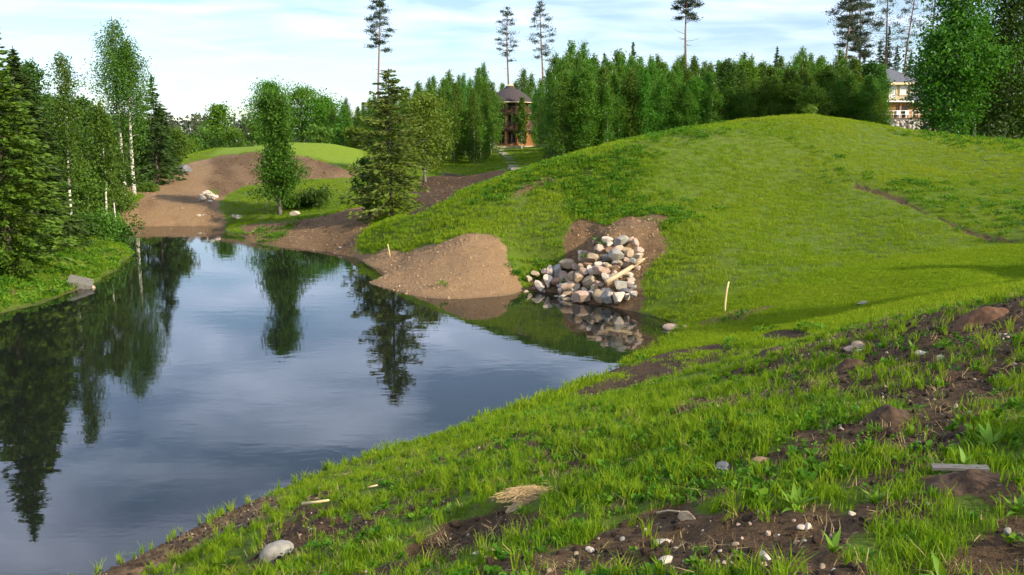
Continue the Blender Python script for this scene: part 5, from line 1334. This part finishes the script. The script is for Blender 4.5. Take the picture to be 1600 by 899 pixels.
def scatter(name, coll, x, y, scl, tint, label, cat, r, lift=0.0, tilt=0.15, flat=1.0, z=None):
    n = len(x); z = height(x, y) if z is None else z
    me = bpy.data.meshes.new(name); me.vertices.add(n)
    me.vertices.foreach_set('co', np.stack([x, y, z + lift], 1).astype(np.float32).ravel())
    def attr(nm, typ, data, key='value'):
        a = me.attributes.new(nm, typ, 'POINT'); a.data.foreach_set(key, np.asarray(data).ravel())
    rot = np.stack([r.normal(size=n)*tilt, r.normal(size=n)*tilt, r.uniform(0, 6.283, n)], 1).astype(np.float32)
    attr('rot', 'FLOAT_VECTOR', rot, 'vector')
    attr('scl', 'FLOAT_VECTOR', np.stack([scl, scl, scl*flat], 1).astype(np.float32), 'vector')
    attr('tint', 'FLOAT', tint.astype(np.float32)); attr('pick', 'INT', r.integers(0, len(coll.objects), n).astype(np.int32))
    o = link(name, me)
    ng = bpy.data.node_groups.new(name + '_scatter', 'GeometryNodeTree')
    ng.interface.new_socket('Geometry', in_out='INPUT', socket_type='NodeSocketGeometry'); ng.interface.new_socket('Geometry', in_out='OUTPUT', socket_type='NodeSocketGeometry')
    gi = ng.nodes.new('NodeGroupInput'); go = ng.nodes.new('NodeGroupOutput'); ip = ng.nodes.new('GeometryNodeInstanceOnPoints')
    ci = ng.nodes.new('GeometryNodeCollectionInfo'); ci.inputs['Collection'].default_value = coll; ci.inputs['Separate Children'].default_value = True; ci.inputs['Reset Children'].default_value = True
    def na(nm, t):
        q = ng.nodes.new('GeometryNodeInputNamedAttribute'); q.data_type = t; q.inputs['Name'].default_value = nm; return q.outputs['Attribute']
    er = ng.nodes.new('FunctionNodeEulerToRotation'); ng.links.new(na('rot', 'FLOAT_VECTOR'), er.inputs[0])
    ng.links.new(gi.outputs[0], ip.inputs['Points']); ng.links.new(ci.outputs[0], ip.inputs['Instance']); ip.inputs['Pick Instance'].default_value = True
    ng.links.new(na('pick', 'INT'), ip.inputs['Instance Index']); ng.links.new(er.outputs[0], ip.inputs['Rotation']); ng.links.new(na('scl', 'FLOAT_VECTOR'), ip.inputs['Scale'])
    ng.links.new(ip.outputs[0], go.inputs[0])
    md = o.modifiers.new('scatter', 'NODES'); md.node_group = ng
    return tag(o, label, cat, kind='stuff')

def in_view(x, y, m=1.0):
    return np.abs(x) < 0.60*y + m
def sample(n, x0, x1, y0, y1, r, power=1.0):
    y = y0 + (y1-y0)*r.random(n)**power; x = r.uniform(x0, x1, n); k = in_view(x, y, 1.5); return x[k], y[k]
r = np.random.default_rng(44)

# near bank ------------------------------------------------------
x, y = sample(150000, -9, 13, 3.4, 19, r, 1.35)
b = base_h(x, y); z = zones(x, y)
hard = np.maximum.reduce([soft(x, y, ZONE['soil_fg'], 0.15, 0.35, 0.5, 14), soft(x, y, ZONE['furrow'], 0.12, 0.3, 0.4, 15), soft(x, y, ZONE['shore_near'], 0.25, 0.4, 1.0, 13)*0.9])
excl = np.ones(len(x))
for (ex, ey, er) in EXCL:
    if ey < 22: excl[(x-ex)**2 + (y-ey)**2 < er*er] = 0
dens = excl * (1 - 0.95*z['bare']) * (1 - 0.95*hard) * (0.10 + 0.90*sstep(-0.30, 0.35, fbm(x, y, 0.45, 3, 51)))
shape = sstep(19, 16, y + 0.25*x)
k = (b > 0.05) & (r.random(len(x)) < dens*shape*0.36) & (z['lawn'] < 0.5)
x1, y1 = x[k], y[k]
tn = np.clip(0.40 + 0.30*fbm(x1, y1, 1.5, 3, 52) + 0.16*sstep(1, -5, x1) + r.normal(size=len(x1))*0.10, 0, 1)
scatter('bank_grass', C_FINE, x1, y1, (0.75 + 0.5*r.random(len(x1)) + 0.25*fbm(x1, y1, 0.8, 2, 53))*(1 - 0.25*sstep(2, -3, x1)), tn, 'short fresh green grass covering the near bank', 'grass', r)
k = (b > 0.12) & (r.random(len(x)) < excl*(1 - 0.68*z['bare'])*(1 - 0.92*hard)*shape*0.085*(0.25 + 1.6*sstep(-0.1, 0.45, fbm(x, y, 0.9, 3, 54)))) & (z['lawn'] < 0.4)
x1, y1 = x[k], y[k]
scatter('tall_grass', C_TALL, x1, y1, 0.45 + 0.5*r.random(len(x1)), np.clip(0.45 + r.normal(size=len(x1))*0.18, 0, 1), 'taller upright grass tufts sprouting from the near bank', 'grass', r)
k = (b > 0.15) & (r.random(len(x)) < (0.03 + 0.16*sstep(0.0, 0.4, fbm(x, y, 1.2, 3, 55)))*excl*(1 - 0.6*z['bare'])*(1 - 0.92*hard)*shape*sstep(-5, 1, x)*0.8) & (z['lawn'] < 0.4)
x1, y1 = x[k], y[k]
scatter('bank_weeds', C_WEED, x1, y1, 0.42 + 0.5*r.random(len(x1)), np.clip(0.30 + r.normal(size=len(x1))*0.2, 0, 1), 'low broad-leaved weeds among the grass of the near bank', 'weeds', r)
k = (b > 0.1) & (r.random(len(x)) < 0.030*shape*excl)
x1, y1 = x[k], y[k]
scatter('dry_grass', C_DRY, x1, y1, 0.6 + 0.8*r.random(len(x1)), np.full(len(x1), 0.4), 'wisps of dry straw-coloured grass on the near bank', 'grass', r, tilt=0.5)
soilw = np.maximum(z['bare'], hard)
k = (b > 0.02) & (r.random(len(x)) < 0.060*sstep(0.35, 0.8, soilw))
x1, y1 = x[k], y[k]
scatter('gravel', C_PEB, x1, y1, 0.006 + 0.020*r.random(len(x1))**3, np.zeros(len(x1)), 'scattered pale pebbles on the bare soil of the near bank', 'gravel', r, tilt=0.6, flat=0.7, lift=0.003)
k = (b > 0.02) & (r.random(len(x)) < 0.24*sstep(0.4, 0.8, soilw))
x1, y1 = x[k], y[k]
scatter('earth_crumbs', C_CLOD, x1, y1, 0.007 + 0.036*r.random(len(x1))**3, np.zeros(len(x1)), 'loose crumbs and clods of dark earth on the near bank', 'soil', r, tilt=0.8, flat=0.8)

xs, ys = sample(60000, -9, 6, 8, 28, r, 1.0); bs = base_h(xs, ys)
k = (np.abs(bs) < 0.07) & (r.random(len(xs)) < 0.14*sstep(-0.2, 0.3, fbm(xs, ys, 1.5, 3, 58)) + 0.015)
scatter('shore_sedge', C_TALL, xs[k], ys[k], 0.5 + 0.6*r.random(k.sum()), np.clip(0.5 + 0.2*r.normal(size=k.sum()), 0, 1), 'sparse sedge and grass sprouting at the near water edge', 'grass', r)
# swale, hill ---------------------------------------------------
x, y = sample(125000, -12, 40, 18, 66, r, 1.0)
b = base_h(x, y); z = zones(x, y)
n1 = fbm(x, y, 4.0, 4, 61)
k = (b > 0.06) & (r.random(len(x)) < sstep(0.55, 0.2, z['soil'])*(1 - z['lawn'])*(0.50 + 0.5*n1)*(1 - 0.9*z['path'])*0.75)
x1, y1 = x[k], y[k]
tn = np.clip(0.50 + 0.34*fbm(x1, y1, 5, 4, 62) + 0.14*sstep(4, 18, x1) + r.normal(size=len(x1))*0.10, 0, 1)
scatter('hill_grass', C_HILL, x1, y1, 0.7 + 0.5*r.random(len(x1)) - 0.2*sstep(8, 22, x1) + 0.35*sstep(10, 2, x1), tn, 'rank green grass covering the big rounded hill', 'grass', r)
rank = sstep(0.0, 0.35, fbm(x, y, 5.0, 4, 63)) * (0.15 + 0.85*sstep(13, 4, x)) * sstep(-5, 0, x)
k = (b > 0.2) & (r.random(len(x)) < rank*0.42*(1 - 0.97*z['soil'])*(1 - z['lawn'])*(1 - z['path']))
x1, y1 = x[k], y[k]
scatter('hill_weeds', C_HWEED, x1, y1, 0.6 + 0.7*r.random(len(x1)), np.clip(0.36 + r.normal(size=len(x1))*0.2, 0, 1), 'patches of leafy weeds on the left half of the hill', 'weeds', r)
k = (b > 0.05) & (r.random(len(x)) < z['lawn']*0.95*sstep(0.0, 0.15, b))
x1, y1 = x[k], y[k]
xs, ys = sample(22000, 0, 22, 18, 32, r, 1.0); bs = base_h(xs, ys); zs = zones(xs, ys); k = (bs > 0.05) & (r.random(len(xs)) < zs['lawn'])
x1 = np.concatenate([x1, xs[k]]); y1 = np.concatenate([y1, ys[k]])
tn = np.clip(0.62 + 0.28*fbm(x1, y1, 2.5, 4, 64) + r.normal(size=len(x1))*0.08, 0, 1)
scatter('swale_grass', C_LAWN, x1, y1, 0.7 + 0.5*r.random(len(x1)), tn, 'short bright young grass in the swale below the hill', 'grass', r)
# pebbles on the gravel heap and far soil
x, y = sample(16000, -30, 6, 30, 80, r, 1.0); b = base_h(x, y); z = zones(x, y)
k = (b > 0.02) & (r.random(len(x)) < 0.28*sstep(0.5, 0.9, z['soil'])*sstep(0.25, 0.6, z['tint']))
x1, y1 = x[k], y[k]
scatter('heap_gravel', C_PEB, x1, y1, 0.012 + 0.04*r.random(len(x1))**4, np.zeros(len(x1)), 'pale pebbles strewn over the gravel heap and the far soil', 'gravel', r, tilt=0.6, flat=0.7)
xc, yc = sample(26000, -12, 6, 33, 46, r, 1.0); xd, yd = sample(30000, -32, -3, 48, 92, r, 1.0)
xc = np.concatenate([xc, xd]); yc = np.concatenate([yc, yd]); bc = base_h(xc, yc); zc = zones(xc, yc)
k = (bc > 0.0) & (r.random(len(xc)) < 0.5*sstep(0.5, 0.9, zc['soil']))
kd = k & (zc['tint'] < 0.48); kl = k & (zc['tint'] >= 0.48)
scatter('heap_clods', C_SCLOD, xc[kl], yc[kl], 0.012 + 0.055*r.random(kl.sum())**5, np.zeros(kl.sum()), 'sandy clods on the gravel heap and the sandy ramp', 'soil', r, tilt=0.8, flat=0.6)
scatter('slope_clods', C_MCLOD, xc[kd], yc[kd], 0.02 + 0.10*r.random(kd.sum())**4, np.zeros(kd.sum()), 'dark clods on the brown far bank and slope', 'soil', r, tilt=0.8, flat=0.6)
# far bank greenery and left bank
x, y = sample(60000, -50, 12, 28, 125, r, 1.3)
b = base_h(x, y); z = zones(x, y)
notnear = (x < -6) | (y > 62)
k = notnear & (b > 0.06) & (r.random(len(x)) < sstep(0.45, 0.15, z['soil'])*(1 - z['lawn'])*0.8)
x1, y1 = x[k], y[k]
scatter('far_grass', C_HILL, x1, y1, (0.75 + 0.5*r.random(len(x1))), np.clip(0.45 + 0.3*fbm(x1, y1, 6, 3, 66) + r.normal(size=len(x1))*0.12, 0, 1), 'meadow grass on the far and left banks of the pond', 'grass', r)
k = (x < -14) & (y < 58) & (b > 0.05) & (r.random(len(x)) < 0.5)
x1, y1 = x[k], y[k]
scatter('left_bank_herbs', C_HWEED, x1, y1, 0.7 + 0.8*r.random(len(x1)), np.clip(0.5 + r.normal(size=len(x1))*0.25, 0, 1), 'leafy herbs along the left shore under the wood', 'weeds', r)

# single young plants with broad upright leaves
def leaf_blade(L, Wd, curve, r):
    n = 7; V = []; F = []
    for i in range(n):
        t = i/(n-1); w = Wd*(math.sin(math.pi*min(1, 0.06 + 0.94*t)**0.8))*(1 if t < 0.98 else 0.1); wav = 0.12*Wd*math.sin(t*14)
        cx_, cz_ = L*curve*t*t, L*(t - 0.25*curve*t*t)
        V += [(cx_ - 0.15*w, -w + wav*0.3, cz_ + wav), (cx_, 0, cz_), (cx_ - 0.15*w, w + wav*0.3, cz_ - wav)]
    for i in range(n-1): F += [(3*i, 3*i+1, 3*i+4, 3*i+3), (3*i+1, 3*i+2, 3*i+5, 3*i+4)]
    return MB().add(V, F).mesh('leaf', M_DOCK, True)
LEAVES = [leaf_blade(0.16, 0.017, 0.35, rg), leaf_blade(0.12, 0.015, 0.6, rg), leaf_blade(0.09, 0.017, 1.0, rg)]
for k, (u, v, s, lb) in enumerate([(1545,700,1.25,'pale green dock plant at the right edge above the plank'), (1508,728,1.0,'single-leaved dock plant just left of the one above the plank'), (1242,785,1.2,'dock plant beside the bare hollow at the bottom right'),
     (1435,600,0.9,'dock plant on the near crest below the white stones'), (1425,545,0.9,'upright dock plant on the near crest line'), (1203,692,1.0,'dock plant in the dense grass right of centre'), (1348,650,0.9,'pale sprout left of the brown molehill-like heap'),
     (1366,775,1.0,'round-leaved plant in the dark hollow'), (1475,885,1.1,'dock plant at the bottom right in front of the soil'), (612,850,0.9,'broad-leaved plant left of the furrow'), (700,800,0.8,'broad-leaved plant above the furrow'), (1590,790,1.0,'dock plant cut by the right edge'),
     (1302,855,0.9,'dock sprout on the edge of the bare soil at the bottom'), (880,705,0.8,'bluish leafy plant in the middle of the near bank')]):
    px_, py_ = hit([(u, v)])[0]; q = np.random.default_rng(700+k)
    t = thing('dock_plant', lb, 'plant', (px_, py_, gz(px_, py_) - 0.01), q.uniform(0, 6.28), 'young broad-leaved plants on the near bank'); t.scale = (s, s, s)
    for j in range(int(q.integers(8, 14))):
        o = link('leaf', LEAVES[int(q.integers(3))], t); o.rotation_euler = (0, q.uniform(0.05, 0.55), j*2.4 + q.uniform(-0.3, 0.3)); e = q.uniform(0.7, 1.15); o.scale = (e, e, e)
